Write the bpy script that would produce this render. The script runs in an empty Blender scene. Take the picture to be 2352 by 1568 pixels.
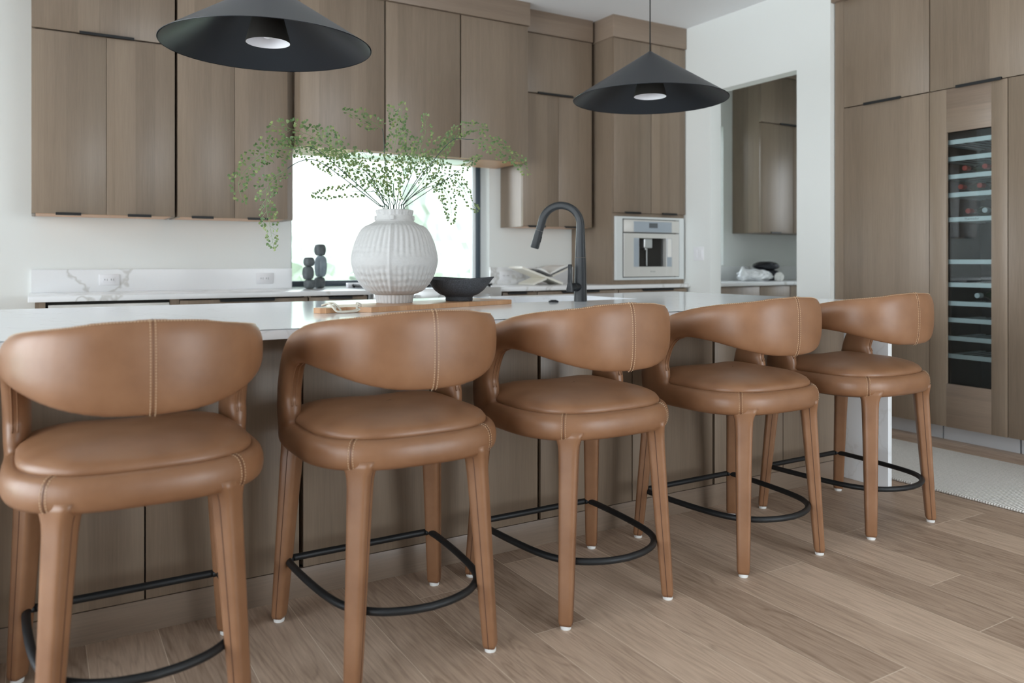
import bpy, bmesh, math, random
from mathutils import Vector, Matrix
random.seed(7)
PI = math.pi
sc = bpy.context.scene
COL = sc.collection

# ------------------------------------------------------------------ camera
HC = 1.117
YAW = math.atan(1088 / 1810)
cam_d = bpy.data.cameras.new('camera')
cam = bpy.data.objects.new('camera', cam_d)
COL.objects.link(cam)
cam.location = (0, 0, HC)
cam.rotation_euler = (PI / 2, 0, -YAW)
cam_d.sensor_width = 36
cam_d.lens = 1810 / 2352 * 36
cam_d.shift_y = (598 - 784) / 2352
cam_d.clip_start = 0.05
cam_d.clip_end = 200
cam_d.dof.use_dof = True
cam_d.dof.focus_distance = 3.0
cam_d.dof.aperture_fstop = 2.4
sc.camera = cam

# ------------------------------------------------------------------ view, world, portals
sc.view_settings.view_transform = 'Standard'
sc.view_settings.look = 'None'
sc.view_settings.gamma = 1
sc.view_settings.use_curve_mapping = False
sc.view_settings.exposure = 0.68
sc.cycles.use_denoising = True
sc.cycles.max_bounces = 10
sc.cycles.diffuse_bounces = 6
sc.cycles.glossy_bounces = 4
sc.cycles.transparent_max_bounces = 16
sc.cycles.sample_clamp_indirect = 6
sc.cycles.caustics_reflective = False
sc.cycles.caustics_refractive = False

w = bpy.data.worlds.new('world')
sc.world = w
w.use_nodes = True
wn = w.node_tree
bg = wn.nodes['Background']
tc = wn.nodes.new('ShaderNodeTexCoord')
sx = wn.nodes.new('ShaderNodeSeparateXYZ')
rp = wn.nodes.new('ShaderNodeValToRGB')
wn.links.new(tc.outputs['Generated'], sx.inputs[0])
wn.links.new(sx.outputs['Z'], rp.inputs[0])
wn.links.new(rp.outputs[0], bg.inputs[0])
rp.color_ramp.elements[0].position = 0.0
rp.color_ramp.elements[0].color = (0.86, 0.92, 0.96, 1)
rp.color_ramp.elements[1].position = 0.6
rp.color_ramp.elements[1].color = (0.80, 0.90, 1.0, 1)
bg.inputs[1].default_value = 6.4


def portal(x, y, z, sx_, sz_, rot):
    l = bpy.data.lights.new('window_daylight', 'AREA')
    l.shape = 'RECTANGLE'
    l.size = sx_
    l.size_y = sz_
    l.cycles.is_portal = True
    o = bpy.data.objects.new('window_daylight', l)
    COL.objects.link(o)
    o.location = (x, y, z)
    o.rotation_euler = rot


portal(2.35, 5.83, 1.40, 1.7, 1.0, (-PI / 2, 0, 0))
portal(5.35, 5.75, 1.73, 0.9, 1.4, (-PI / 2, 0, 0))
portal(7.47, 4.1, 1.72, 1.3, 1.05, (0, PI / 2, 0))  # portal of the unseen side window added to brighten the pantry
for yy, ll in ((-1.2, 3.0), (3.05, 4.5)):
    portal(-3.02, yy, 1.40, 2.6, ll, (0, -PI / 2, 0))
portal(3.3, -3.36, 1.40, 3.0, 2.6, (PI / 2, 0, 0))


# ------------------------------------------------------------------ materials
def newmat(name):
    m = bpy.data.materials.new(name)
    m.use_nodes = True
    return m, m.node_tree, m.node_tree.nodes['Principled BSDF']


def setp(b, **k):
    for a, v in k.items():
        b.inputs[a.replace('_', ' ')].default_value = v


def flat(name, col, rough=0.5, metal=0.0, spec=0.5, bump=0, bscale=300, cvar=0, cscale=20, emis=0):
    m, t, b = newmat(name)
    setp(b, Roughness=rough, Metallic=metal)
    b.inputs['Specular IOR Level'].default_value = spec
    b.inputs['Base Color'].default_value = (*col, 1)
    if emis:
        b.inputs['Emission Color'].default_value = (*col, 1)
        b.inputs['Emission Strength'].default_value = emis
    tcn = t.nodes.new('ShaderNodeTexCoord')
    if bump:
        n = t.nodes.new('ShaderNodeTexNoise')
        n.inputs['Scale'].default_value = bscale
        n.inputs['Detail'].default_value = 4
        t.links.new(tcn.outputs['Object'], n.inputs['Vector'])
        bm_ = t.nodes.new('ShaderNodeBump')
        bm_.inputs['Strength'].default_value = bump
        bm_.inputs['Distance'].default_value = 0.002
        t.links.new(n.outputs[0], bm_.inputs['Height'])
        t.links.new(bm_.outputs[0], b.inputs['Normal'])
    if cvar:
        n = t.nodes.new('ShaderNodeTexNoise')
        n.inputs['Scale'].default_value = cscale
        n.inputs['Detail'].default_value = 5
        t.links.new(tcn.outputs['Object'], n.inputs['Vector'])
        r = t.nodes.new('ShaderNodeValToRGB')
        r.color_ramp.elements[0].position = 0.3
        r.color_ramp.elements[1].position = 0.7
        r.color_ramp.elements[0].color = (*[c * (1 - cvar) for c in col], 1)
        r.color_ramp.elements[1].color = (*[min(1, c * (1 + cvar)) for c in col], 1)
        t.links.new(n.outputs[0], r.inputs[0])
        t.links.new(r.outputs[0], b.inputs['Base Color'])
    return m


def wood(name, c1, c2, horizontal=False, rough=0.37, strip=0.11, spec=0.5):
    """rift oak veneer: slip matched strips plus a fine straight grain"""
    m, t, b = newmat(name)
    N, L = t.nodes, t.links
    setp(b, Roughness=rough)
    b.inputs['Specular IOR Level'].default_value = spec
    tcn = N.new('ShaderNodeTexCoord')
    oi = N.new('ShaderNodeObjectInfo')
    sep = N.new('ShaderNodeSeparateXYZ')
    L.new(tcn.outputs['Object'], sep.inputs[0])
    add = N.new('ShaderNodeMath'); add.operation = 'ADD'
    L.new(sep.outputs['X'], add.inputs[0]); L.new(sep.outputs['Y'], add.inputs[1])
    across = sep.outputs['Z'] if horizontal else add.outputs[0]
    along = add.outputs[0] if horizontal else sep.outputs['Z']
    rnd = N.new('ShaderNodeMath'); rnd.operation = 'MULTIPLY'; rnd.inputs[1].default_value = 37.0
    L.new(oi.outputs['Random'], rnd.inputs[0])
    off = N.new('ShaderNodeMath'); off.operation = 'ADD'
    L.new(across, off.inputs[0]); L.new(rnd.outputs[0], off.inputs[1])
    # strips
    dv = N.new('ShaderNodeMath'); dv.operation = 'DIVIDE'; dv.inputs[1].default_value = strip
    L.new(off.outputs[0], dv.inputs[0])
    fl = N.new('ShaderNodeMath'); fl.operation = 'FLOOR'
    L.new(dv.outputs[0], fl.inputs[0])
    wnz = N.new('ShaderNodeTexWhiteNoise'); wnz.noise_dimensions = '1D'
    L.new(fl.outputs[0], wnz.inputs['W'])
    # grain
    cmb = N.new('ShaderNodeCombineXYZ')
    g1 = N.new('ShaderNodeMath'); g1.operation = 'MULTIPLY'; g1.inputs[1].default_value = 1.0
    L.new(off.outputs[0], g1.inputs[0])
    g2 = N.new('ShaderNodeMath'); g2.operation = 'MULTIPLY'; g2.inputs[1].default_value = 0.035
    L.new(along, g2.inputs[0])
    L.new(g1.outputs[0], cmb.inputs[0]); L.new(g2.outputs[0], cmb.inputs[1]); L.new(wnz.outputs[0], cmb.inputs[2])
    n1 = N.new('ShaderNodeTexNoise'); n1.inputs['Scale'].default_value = 190; n1.inputs['Detail'].default_value = 3
    n2 = N.new('ShaderNodeTexNoise'); n2.inputs['Scale'].default_value = 22; n2.inputs['Detail'].default_value = 3
    L.new(cmb.outputs[0], n1.inputs['Vector']); L.new(cmb.outputs[0], n2.inputs['Vector'])
    mx = N.new('ShaderNodeMath'); mx.operation = 'MULTIPLY'; mx.inputs[1].default_value = 0.27
    L.new(wnz.outputs[0], mx.inputs[0])
    m2 = N.new('ShaderNodeMath'); m2.operation = 'MULTIPLY_ADD'; m2.inputs[1].default_value = 0.42
    L.new(n2.outputs[0], m2.inputs[0]); L.new(mx.outputs[0], m2.inputs[2])
    m3 = N.new('ShaderNodeMath'); m3.operation = 'MULTIPLY_ADD'; m3.inputs[1].default_value = 0.45
    L.new(n1.outputs[0], m3.inputs[0]); L.new(m2.outputs[0], m3.inputs[2])
    r = N.new('ShaderNodeValToRGB')
    r.color_ramp.elements[0].position = 0.25; r.color_ramp.elements[0].color = (*c1, 1)
    r.color_ramp.elements[1].position = 0.95; r.color_ramp.elements[1].color = (*c2, 1)
    L.new(m3.outputs[0], r.inputs[0]); L.new(r.outputs[0], b.inputs['Base Color'])
    bp = N.new('ShaderNodeBump'); bp.inputs['Strength'].default_value = 0.12; bp.inputs['Distance'].default_value = 0.001
    L.new(n1.outputs[0], bp.inputs['Height']); L.new(bp.outputs[0], b.inputs['Normal'])
    return m


def floor_mat():
    m, t, b = newmat('oak_floor')
    N, L = t.nodes, t.links
    tcn = N.new('ShaderNodeTexCoord'); sep = N.new('ShaderNodeSeparateXYZ')
    L.new(tcn.outputs['Object'], sep.inputs[0])

    def mth(op, a, bb=None, c=None):
        n = N.new('ShaderNodeMath'); n.operation = op
        for i, v in enumerate((a, bb, c)):
            if v is None: continue
            if isinstance(v, (int, float)): n.inputs[i].default_value = v
            else: L.new(v, n.inputs[i])
        return n.outputs[0]
    W, LEN = 0.1925, 1.35
    px = mth('DIVIDE', mth('SUBTRACT', sep.outputs['X'], 1.658), W)
    row = mth('FLOOR', px)
    fx = mth('SUBTRACT', px, row)
    w1 = N.new('ShaderNodeTexWhiteNoise'); w1.noise_dimensions = '1D'; L.new(row, w1.inputs['W'])
    py = mth('ADD', mth('DIVIDE', sep.outputs['Y'], LEN), mth('MULTIPLY', w1.outputs[0], 7.0))
    cell = mth('FLOOR', py)
    fy = mth('SUBTRACT', py, cell)
    cv = N.new('ShaderNodeCombineXYZ'); L.new(row, cv.inputs[0]); L.new(cell, cv.inputs[1])
    w2 = N.new('ShaderNodeTexWhiteNoise'); w2.noise_dimensions = '3D'; L.new(cv.outputs[0], w2.inputs['Vector'])
    # grain
    gv = N.new('ShaderNodeCombineXYZ')
    L.new(mth('ADD', sep.outputs['X'], mth('MULTIPLY', w2.outputs[0], 13.0)), gv.inputs[0])
    L.new(mth('MULTIPLY', sep.outputs['Y'], 0.07), gv.inputs[1]); L.new(mth('MULTIPLY', w2.outputs[0], 9.0), gv.inputs[2])
    n0 = N.new('ShaderNodeTexNoise'); n0.inputs['Scale'].default_value = 9; n0.inputs['Detail'].default_value = 3
    n0.inputs['Distortion'].default_value = 0.6
    L.new(gv.outputs[0], n0.inputs['Vector'])
    n1 = N.new('ShaderNodeTexNoise'); n1.inputs['Scale'].default_value = 150; n1.inputs['Detail'].default_value = 4
    L.new(gv.outputs[0], n1.inputs['Vector'])
    # cathedral rings
    rings = mth('FRACT', mth('MULTIPLY', n0.outputs[0], 14.0))
    rl = mth('SMOOTH_MIN', mth('MULTIPLY', mth('ABSOLUTE', mth('SUBTRACT', rings, 0.5)), 4.0), 1.0, 0.2)
    val = mth('ADD', mth('MULTIPLY', w2.outputs[0], 0.34), mth('MULTIPLY', n1.outputs[0], 0.50))
    val = mth('ADD', val, mth('MULTIPLY', n0.outputs[0], 0.22))
    val = mth('ADD', val, mth('MULTIPLY', rl, 0.15))
    r = N.new('ShaderNodeValToRGB')
    r.color_ramp.elements[0].position = 0.28; r.color_ramp.elements[0].color = (0.222, 0.146, 0.100, 1)
    r.color_ramp.elements[1].position = 0.92; r.color_ramp.elements[1].color = (0.62, 0.47, 0.355, 1)
    L.new(val, r.inputs[0])
    # seams: thin pale lines
    ex = mth('MINIMUM', fx, mth('SUBTRACT', 1.0, fx))
    ey = mth('MINIMUM', fy, mth('SUBTRACT', 1.0, fy))
    s1 = mth('LESS_THAN', ex, 0.0055)
    s2 = mth('LESS_THAN', ey, 0.0009)
    s = mth('MAXIMUM', s1, s2)
    # knots
    vv = N.new('ShaderNodeTexVoronoi'); vv.inputs['Scale'].default_value = 1.15
    kv = N.new('ShaderNodeCombineXYZ'); L.new(mth('MULTIPLY', sep.outputs['X'], 1.6), kv.inputs[0]); L.new(sep.outputs['Y'], kv.inputs[1])
    L.new(kv.outputs[0], vv.inputs['Vector'])
    knot = mth('LESS_THAN', vv.outputs['Distance'], 0.013)
    mixk = N.new('ShaderNodeMix'); mixk.data_type = 'RGBA'
    L.new(knot, mixk.inputs[0]); L.new(r.outputs[0], mixk.inputs[6]); mixk.inputs[7].default_value = (0.05, 0.045, 0.04, 1)
    mixs = N.new('ShaderNodeMix'); mixs.data_type = 'RGBA'
    L.new(mth('MULTIPLY', s, 0.6), mixs.inputs[0]); L.new(mixk.outputs[2], mixs.inputs[6]); mixs.inputs[7].default_value = (0.85, 0.74, 0.6, 1)
    L.new(mixs.outputs[2], b.inputs['Base Color'])
    b.inputs['Roughness'].default_value = 0.48
    b.inputs['Specular IOR Level'].default_value = 0.4
    bp = N.new('ShaderNodeBump'); bp.inputs['Strength'].default_value = 0.25; bp.inputs['Distance'].default_value = 0.001
    L.new(mth('SUBTRACT', n1.outputs[0], s), bp.inputs['Height']); L.new(bp.outputs[0], b.inputs['Normal'])
    return m


def quartz(name, vein=0.0, rough=0.18, base=(0.78, 0.79, 0.80), sc_=2.6):
    m, t, b = newmat(name)
    N, L = t.nodes, t.links
    tcn = N.new('ShaderNodeTexCoord')
    mp = N.new('ShaderNodeMapping'); L.new(tcn.outputs['Object'], mp.inputs[0])
    mp.inputs['Rotation'].default_value = (0.1, 0.5, 0.35)
    n0 = N.new('ShaderNodeTexNoise'); n0.inputs['Scale'].default_value = sc_; n0.inputs['Detail'].default_value = 5
    n0.inputs['Roughness'].default_value = 0.55
    L.new(mp.outputs[0], n0.inputs['Vector'])
    a = N.new('ShaderNodeMath'); a.operation = 'SUBTRACT'; a.inputs[1].default_value = 0.5
    L.new(n0.outputs[0], a.inputs[0])
    ab = N.new('ShaderNodeMath'); ab.operation = 'ABSOLUTE'; L.new(a.outputs[0], ab.inputs[0])
    n2 = N.new('ShaderNodeTexNoise'); n2.inputs['Scale'].default_value = 1.3
    L.new(mp.outputs[0], n2.inputs['Vector'])
    th = N.new('ShaderNodeMath'); th.operation = 'MULTIPLY'; th.inputs[1].default_value = 0.024
    L.new(n2.outputs[0], th.inputs[0])
    d = N.new('ShaderNodeMath'); d.operation = 'DIVIDE'; L.new(ab.outputs[0], d.inputs[0]); L.new(th.outputs[0], d.inputs[1])
    r = N.new('ShaderNodeValToRGB')
    v = vein
    r.color_ramp.elements[0].position = 0.15
    r.color_ramp.elements[0].color = (*[c * (1 - v * k) for c, k in zip(base, (0.85, 0.9, 1.0))], 1)
    r.color_ramp.elements[1].position = 1.0
    r.color_ramp.elements[1].color = (*base, 1)
    L.new(d.outputs[0], r.inputs[0]); L.new(r.outputs[0], b.inputs['Base Color'])
    b.inputs['Roughness'].default_value = rough
    return m


def leather_mat():
    m, t, b = newmat('tan_leather')
    N, L = t.nodes, t.links
    tcn = N.new('ShaderNodeTexCoord')
    n1 = N.new('ShaderNodeTexNoise'); n1.inputs['Scale'].default_value = 9; n1.inputs['Detail'].default_value = 6
    L.new(tcn.outputs['Object'], n1.inputs['Vector'])
    r = N.new('ShaderNodeValToRGB')
    r.color_ramp.elements[0].position = 0.3; r.color_ramp.elements[0].color = (0.205, 0.096, 0.045, 1)
    r.color_ramp.elements[1].position = 0.72; r.color_ramp.elements[1].color = (0.272, 0.137, 0.070, 1)
    L.new(n1.outputs[0], r.inputs[0]); L.new(r.outputs[0], b.inputs['Base Color'])
    n2 = N.new('ShaderNodeTexNoise'); n2.inputs['Scale'].default_value = 420; n2.inputs['Detail'].default_value = 3
    L.new(tcn.outputs['Object'], n2.inputs['Vector'])
    bp = N.new('ShaderNodeBump'); bp.inputs['Strength'].default_value = 0.16; bp.inputs['Distance'].default_value = 0.0008
    L.new(n2.outputs[0], bp.inputs['Height']); L.new(bp.outputs[0], b.inputs['Normal'])
    b.inputs['Roughness'].default_value = 0.39
    b.inputs['Specular IOR Level'].default_value = 0.5
    return m


def glass_mat(name='window_glass', tint=(1, 1, 1), refl=1.0):
    m = bpy.data.materials.new(name)
    m.use_nodes = True
    t = m.node_tree
    t.nodes.clear()
    o = t.nodes.new('ShaderNodeOutputMaterial')
    mx = t.nodes.new('ShaderNodeMixShader')
    tr = t.nodes.new('ShaderNodeBsdfTransparent'); tr.inputs[0].default_value = (*tint, 1)
    gl = t.nodes.new('ShaderNodeBsdfGlossy'); gl.inputs['Roughness'].default_value = 0.01
    fr = t.nodes.new('ShaderNodeFresnel'); fr.inputs[0].default_value = 1.5
    mu = t.nodes.new('ShaderNodeMath'); mu.operation = 'MULTIPLY'; mu.inputs[1].default_value = refl
    t.links.new(fr.outputs[0], mu.inputs[0]); t.links.new(mu.outputs[0], mx.inputs[0])
    t.links.new(tr.outputs[0], mx.inputs[1]); t.links.new(gl.outputs[0], mx.inputs[2]); t.links.new(mx.outputs[0], o.inputs[0])
    return m


def rug_mat():
    m, t, b = newmat('woven_rug')
    N, L = t.nodes, t.links
    tcn = N.new('ShaderNodeTexCoord')
    wv = N.new('ShaderNodeTexWave'); wv.inputs['Scale'].default_value = 26; wv.inputs['Distortion'].default_value = 2.5
    wv.inputs['Detail'].default_value = 3; wv.inputs['Detail Scale'].default_value = 6
    mp = N.new('ShaderNodeMapping'); mp.inputs['Rotation'].default_value = (0, 0, PI / 2)
    L.new(tcn.outputs['Object'], mp.inputs[0]); L.new(mp.outputs[0], wv.inputs['Vector'])
    n = N.new('ShaderNodeTexNoise'); n.inputs['Scale'].default_value = 160; n.inputs['Detail'].default_value = 2
    L.new(tcn.outputs['Object'], n.inputs['Vector'])
    ad = N.new('ShaderNodeMath'); ad.operation = 'MULTIPLY_ADD'; ad.inputs[1].default_value = 0.6
    L.new(n.outputs[0], ad.inputs[0]); L.new(wv.outputs['Fac'], ad.inputs[2])
    r = N.new('ShaderNodeValToRGB')
    r.color_ramp.elements[0].position = 0.2; r.color_ramp.elements[0].color = (0.50, 0.48, 0.44, 1)
    r.color_ramp.elements[1].position = 1.0; r.color_ramp.elements[1].color = (0.85, 0.83, 0.79, 1)
    L.new(ad.outputs[0], r.inputs[0]); L.new(r.outputs[0], b.inputs['Base Color'])
    b.inputs['Roughness'].default_value = 0.95
    bp = N.new('ShaderNodeBump'); bp.inputs['Strength'].default_value = 0.9; bp.inputs['Distance'].default_value = 0.005
    L.new(ad.outputs[0], bp.inputs['Height']); L.new(bp.outputs[0], b.inputs['Normal'])
    return m


def leaf_mat():
    m, t, b = newmat('fern_leaf')
    N, L = t.nodes, t.links
    g = N.new('ShaderNodeNewGeometry')
    r = N.new('ShaderNodeValToRGB')
    e = r.color_ramp.elements
    e[0].position = 0.0; e[0].color = (0.085, 0.155, 0.055, 1)
    e[1].position = 1.0; e[1].color = (0.27, 0.33, 0.12, 1)
    k = e.new(0.6); k.color = (0.17, 0.25, 0.10, 1)
    L.new(g.outputs['Random Per Island'], r.inputs[0])
    L.new(r.outputs[0], b.inputs['Base Color'])
    b.inputs['Roughness'].default_value = 0.55
    tr = N.new('ShaderNodeBsdfTranslucent'); L.new(r.outputs[0], tr.inputs[0])
    mx = N.new('ShaderNodeMixShader'); mx.inputs[0].default_value = 0.35
    out = N['Material Output']
    L.new(b.outputs[0], mx.inputs[1]); L.new(tr.outputs[0], mx.inputs[2]); L.new(mx.outputs[0], out.inputs[0])
    return m


M = {}
M['wall'] = flat('wall_paint', (0.765, 0.785, 0.765), 0.7, bump=0.15, bscale=220)
M['ceil'] = flat('ceiling_paint', (0.84, 0.86, 0.88), 0.85, bump=0.15, bscale=200)
M['floor'] = floor_mat()
OAK1, OAK2 = (0.172, 0.127, 0.090), (0.290, 0.222, 0.162)
M['oak'] = wood('greige_oak', OAK1, OAK2)
M['oakh'] = wood('greige_oak_horizontal', (0.168, 0.120, 0.088), (0.285, 0.215, 0.160), horizontal=True)
M['oakbounce'] = wood('warm_oak_bounce_lit', (0.56, 0.30, 0.15), (0.78, 0.48, 0.28), horizontal=True)  # warm oak, its colour brightened to stand in for light bounced from below
M['gap'] = flat('dark_gap', (0.02, 0.018, 0.015), 0.8)
M['black'] = flat('matte_black_metal', (0.008, 0.009, 0.010), 0.5, 0.0, 0.4)
M['lampblack'] = flat('lamp_black_enamel', (0.007, 0.011, 0.017), 0.36, 0.0, 0.5)
M['faucet'] = flat('faucet_black', (0.011, 0.014, 0.017), 0.40, 0.0, 0.5)
M['quartz'] = quartz('white_quartz', 0.08, 0.11, (0.84, 0.87, 0.90))
M['splash'] = quartz('veined_quartz', 0.30, 0.2, (0.80, 0.81, 0.82), 1.25)
M['leather'] = leather_mat()
M['stitch'] = flat('cream_thread', (0.62, 0.45, 0.29), 0.7)
M['seam'] = flat('dark_seam', (0.10, 0.042, 0.02), 0.6)
M['pad'] = flat('white_foot_pad', (0.72, 0.72, 0.70), 0.5)
M['white'] = flat('white_plastic', (0.80, 0.80, 0.82), 0.35)
M['glass'] = glass_mat()
M['cooler_glass'] = glass_mat('tinted_glass', (0.86, 0.92, 0.93), 1.2)
M['frame'] = flat('dark_window_frame', (0.045, 0.065, 0.085), 0.45)
M['steel'] = flat('brushed_steel', (0.62, 0.63, 0.63), 0.32, 0.9)
M['kick'] = flat('steel_toe_kick', (0.60, 0.61, 0.63), 0.4, 0.3)
M['shelf'] = flat('silver_shelf', (0.82, 0.85, 0.84), 0.45, 0.0)
M['navy'] = flat('cooler_liner', (0.010, 0.012, 0.017), 0.6)
M['dgrey'] = flat('dark_glass_panel', (0.10, 0.11, 0.12), 0.15)
M['bluegrey'] = flat('grey_control_panel', (0.36, 0.41, 0.46), 0.25)
M['champ'] = flat('champagne_steel', (0.70, 0.69, 0.66), 0.32, 0.35)
M['surround'] = flat('pale_trim_kit', (0.70, 0.73, 0.73), 0.3, 0.1)
M['ceramic'] = flat('white_ceramic', (0.50, 0.495, 0.487), 0.75, bump=0.5, bscale=90, cvar=0.03, cscale=60)
M['stone'] = flat('speckled_black_stone', (0.045, 0.048, 0.055), 0.7, bump=0.7, bscale=260, cvar=0.85, cscale=420)
M['sculpt'] = flat('charcoal_wood', (0.10, 0.115, 0.12), 0.55, cvar=0.25, cscale=40)
M['sculpt2'] = flat('smoky_blue_resin', (0.26, 0.32, 0.36), 0.3, cvar=0.2, cscale=20)
M['board'] = wood('acacia_board', (0.38, 0.19, 0.09), (0.60, 0.36, 0.20), horizontal=False, rough=0.4, strip=0.045)
M['rope'] = flat('cotton_rope', (0.66, 0.62, 0.53), 0.9, bump=0.8, bscale=500)
M['leaf'] = leaf_mat()
M['stem'] = flat('dark_stem', (0.035, 0.055, 0.045), 0.5)
M['greenstem'] = flat('green_stem', (0.14, 0.26, 0.08), 0.5)
M['rug'] = rug_mat()
M['paper'] = flat('paper', (0.80, 0.79, 0.76), 0.7)
M['cream'] = flat('cream_stand', (0.82, 0.79, 0.71), 0.5)
M['inkphoto'] = flat('printed_page', (0.10, 0.10, 0.10), 0.4, cvar=0.5, cscale=30)
M['lampwhite'] = flat('lamp_white', (0.80, 0.80, 0.84), 0.5)
M['bulb'] = flat('opal_bulb', (0.85, 0.85, 0.88), 0.2)
M['plasticbag'] = flat('white_plastic_film', (0.80, 0.81, 0.82), 0.25)
M['blackbag'] = flat('black_plastic_film', (0.018, 0.02, 0.028), 0.28)
M['green_glass'] = flat('green_bottle', (0.03, 0.06, 0.03), 0.1)
M['red'] = flat('red_foil', (0.35, 0.03, 0.02), 0.3)
M['whitefoil'] = flat('white_foil', (0.6, 0.62, 0.62), 0.3)
M['yellow'] = flat('yellow_label', (0.6, 0.45, 0.1), 0.5)
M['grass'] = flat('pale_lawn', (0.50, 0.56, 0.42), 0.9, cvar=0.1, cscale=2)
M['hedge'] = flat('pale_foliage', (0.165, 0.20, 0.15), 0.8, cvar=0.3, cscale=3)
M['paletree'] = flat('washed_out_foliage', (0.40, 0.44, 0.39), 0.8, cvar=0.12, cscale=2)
M['ink'] = flat('grey_lettering', (0.30, 0.32, 0.33), 0.5)
M['alum'] = flat('white_window_frame', (0.72, 0.76, 0.77), 0.5)


# ------------------------------------------------------------------ mesh helpers
class MB:
    def __init__(s):
        s.bm = bmesh.new()

    def box(s, x0, x1, y0, y1, z0, z1, bev=0.0, seg=2):
        r = bmesh.ops.create_cube(s.bm, size=1.0)
        vs = r['verts']
        for v in vs:
            v.co = Vector(((x0 + x1) / 2 + v.co.x * (x1 - x0), (y0 + y1) / 2 + v.co.y * (y1 - y0), (z0 + z1) / 2 + v.co.z * (z1 - z0)))
        if bev:
            es = list({e for v in vs for e in v.link_edges})
            bmesh.ops.bevel(s.bm, geom=es, offset=bev, segments=seg, affect='EDGES', profile=0.5)
        return s

    def grid(s, rings, close_u=True, close_v=False, cap0=False, cap1=False):
        """rings: list of lists of points"""
        vr = [[s.bm.verts.new(p) for p in r] for r in rings]
        n = len(rings[0])
        R = len(rings)
        for i in range(R if close_v else R - 1):
            a, b = vr[i], vr[(i + 1) % R]
            for j in range(n if close_u else n - 1):
                k = (j + 1) % n
                try:
                    s.bm.faces.new((a[j], a[k], b[k], b[j]))
                except ValueError:
                    pass
        if cap0:
            s.bm.faces.new(vr[0][::-1])
        if cap1:
            s.bm.faces.new(vr[-1])
        return s

    def lathe(s, prof, cx=0, cy=0, cz=0, n=48, cap0=True, cap1=True, fn=None):
        rings = []
        for r, z in prof:
            ring = []
            for k in range(n):
                a = 2 * PI * k / n
                rr = fn(r, z, a) if fn else r
                ring.append((cx + rr * math.cos(a), cy + rr * math.sin(a), cz + z))
            rings.append(ring)
        return s.grid(rings, cap0=cap0, cap1=cap1)

    def tube(s, pts, rad, n=10, closed=False, cap=True, sq=None):
        pts = [Vector(p) for p in pts]
        N_ = len(pts)
        rings = []
        up = Vector((0, 0, 1))
        prev = None
        for i, p in enumerate(pts):
            if closed:
                T = (pts[(i + 1) % N_] - pts[i - 1]).normalized()
            else:
                T = (pts[min(i + 1, N_ - 1)] - pts[max(i - 1, 0)]).normalized()
            if prev is None:
                a = T.cross(up)
                if a.length < 1e-3:
                    a = T.cross(Vector((0, 1, 0)))
                a.normalize()
            else:
                a = (prev - T * prev.dot(T)).normalized()
            prev = a
            b = T.cross(a)
            r = rad[i] if isinstance(rad, (list, tuple)) else rad
            ring = []
            for k in range(n):
                t = 2 * PI * k / n
                ring.append(p + a * (math.cos(t) * r) + b * (math.sin(t) * r))
            rings.append(ring)
        return s.grid(rings, close_v=closed, cap0=(cap and not closed), cap1=(cap and not closed))

    def obj(s, name, mat, parent=None, smooth=False, angle=None):
        me = bpy.data.meshes.new(name)
        bmesh.ops.recalc_face_normals(s.bm, faces=s.bm.faces[:])
        s.bm.to_mesh(me)
        s.bm.free()
        if isinstance(mat, (list, tuple)):
            for m_ in mat: me.materials.append(m_)
        else:
            me.materials.append(mat)
        if smooth:
            me.polygons.foreach_set('use_smooth', [True] * len(me.polygons))
        if angle is not None:
            me.polygons.foreach_set('use_smooth', [True] * len(me.polygons))
            me.set_sharp_from_angle(angle=angle)
        o = bpy.data.objects.new(name, me)
        COL.objects.link(o)
        if parent is not None:
            o.parent = parent
            q = parent
            off = Vector((0, 0, 0))
            while q is not None:
                off += q.location
                q = q.parent
            me.transform(Matrix.Translation(-off))
        return o


def thing(name, loc, label, cat, group=None):
    o = bpy.data.objects.new(name, None)
    o.empty_display_size = 0.1
    COL.objects.link(o)
    o.location = loc
    o['label'] = label
    o['category'] = cat
    if group: o['group'] = group
    return o


def tag(o, label, cat, group=None, kind=None):
    o['label'] = label
    o['category'] = cat
    if group: o['group'] = group
    if kind: o['kind'] = kind
    return o


def struct(o):
    o['kind'] = 'structure'
    return o


def bx(name, mat, x0, x1, y0, y1, z0, z1, bev=0.0, parent=None):
    return MB().box(x0, x1, y0, y1, z0, z1, bev).obj(name, mat, parent, angle=0.6 if bev else None)


def catmull(keys, n):
    """keys: list of tuples; returns n samples interpolated uniformly in key index"""
    K = len(keys)
    out = []
    for i in range(n):
        t = i / (n - 1) * (K - 1)
        k = min(int(t), K - 2)
        f = t - k
        p0, p1, p2, p3 = keys[max(k - 1, 0)], keys[k], keys[k + 1], keys[min(k + 2, K - 1)]
        out.append(tuple(0.5 * ((2 * b) + (-a + c) * f + (2 * a - 5 * b + 4 * c - d) * f * f + (-a + 3 * b - 3 * c + d) * f ** 3)
                         for a, b, c, d in zip(p0, p1, p2, p3)))
    return out


def copy_tree(o, parent=None):
    c = o.copy()
    COL.objects.link(c)
    c.parent = parent
    for ch in list(o.children):
        copy_tree(ch, c)
    return c


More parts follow.
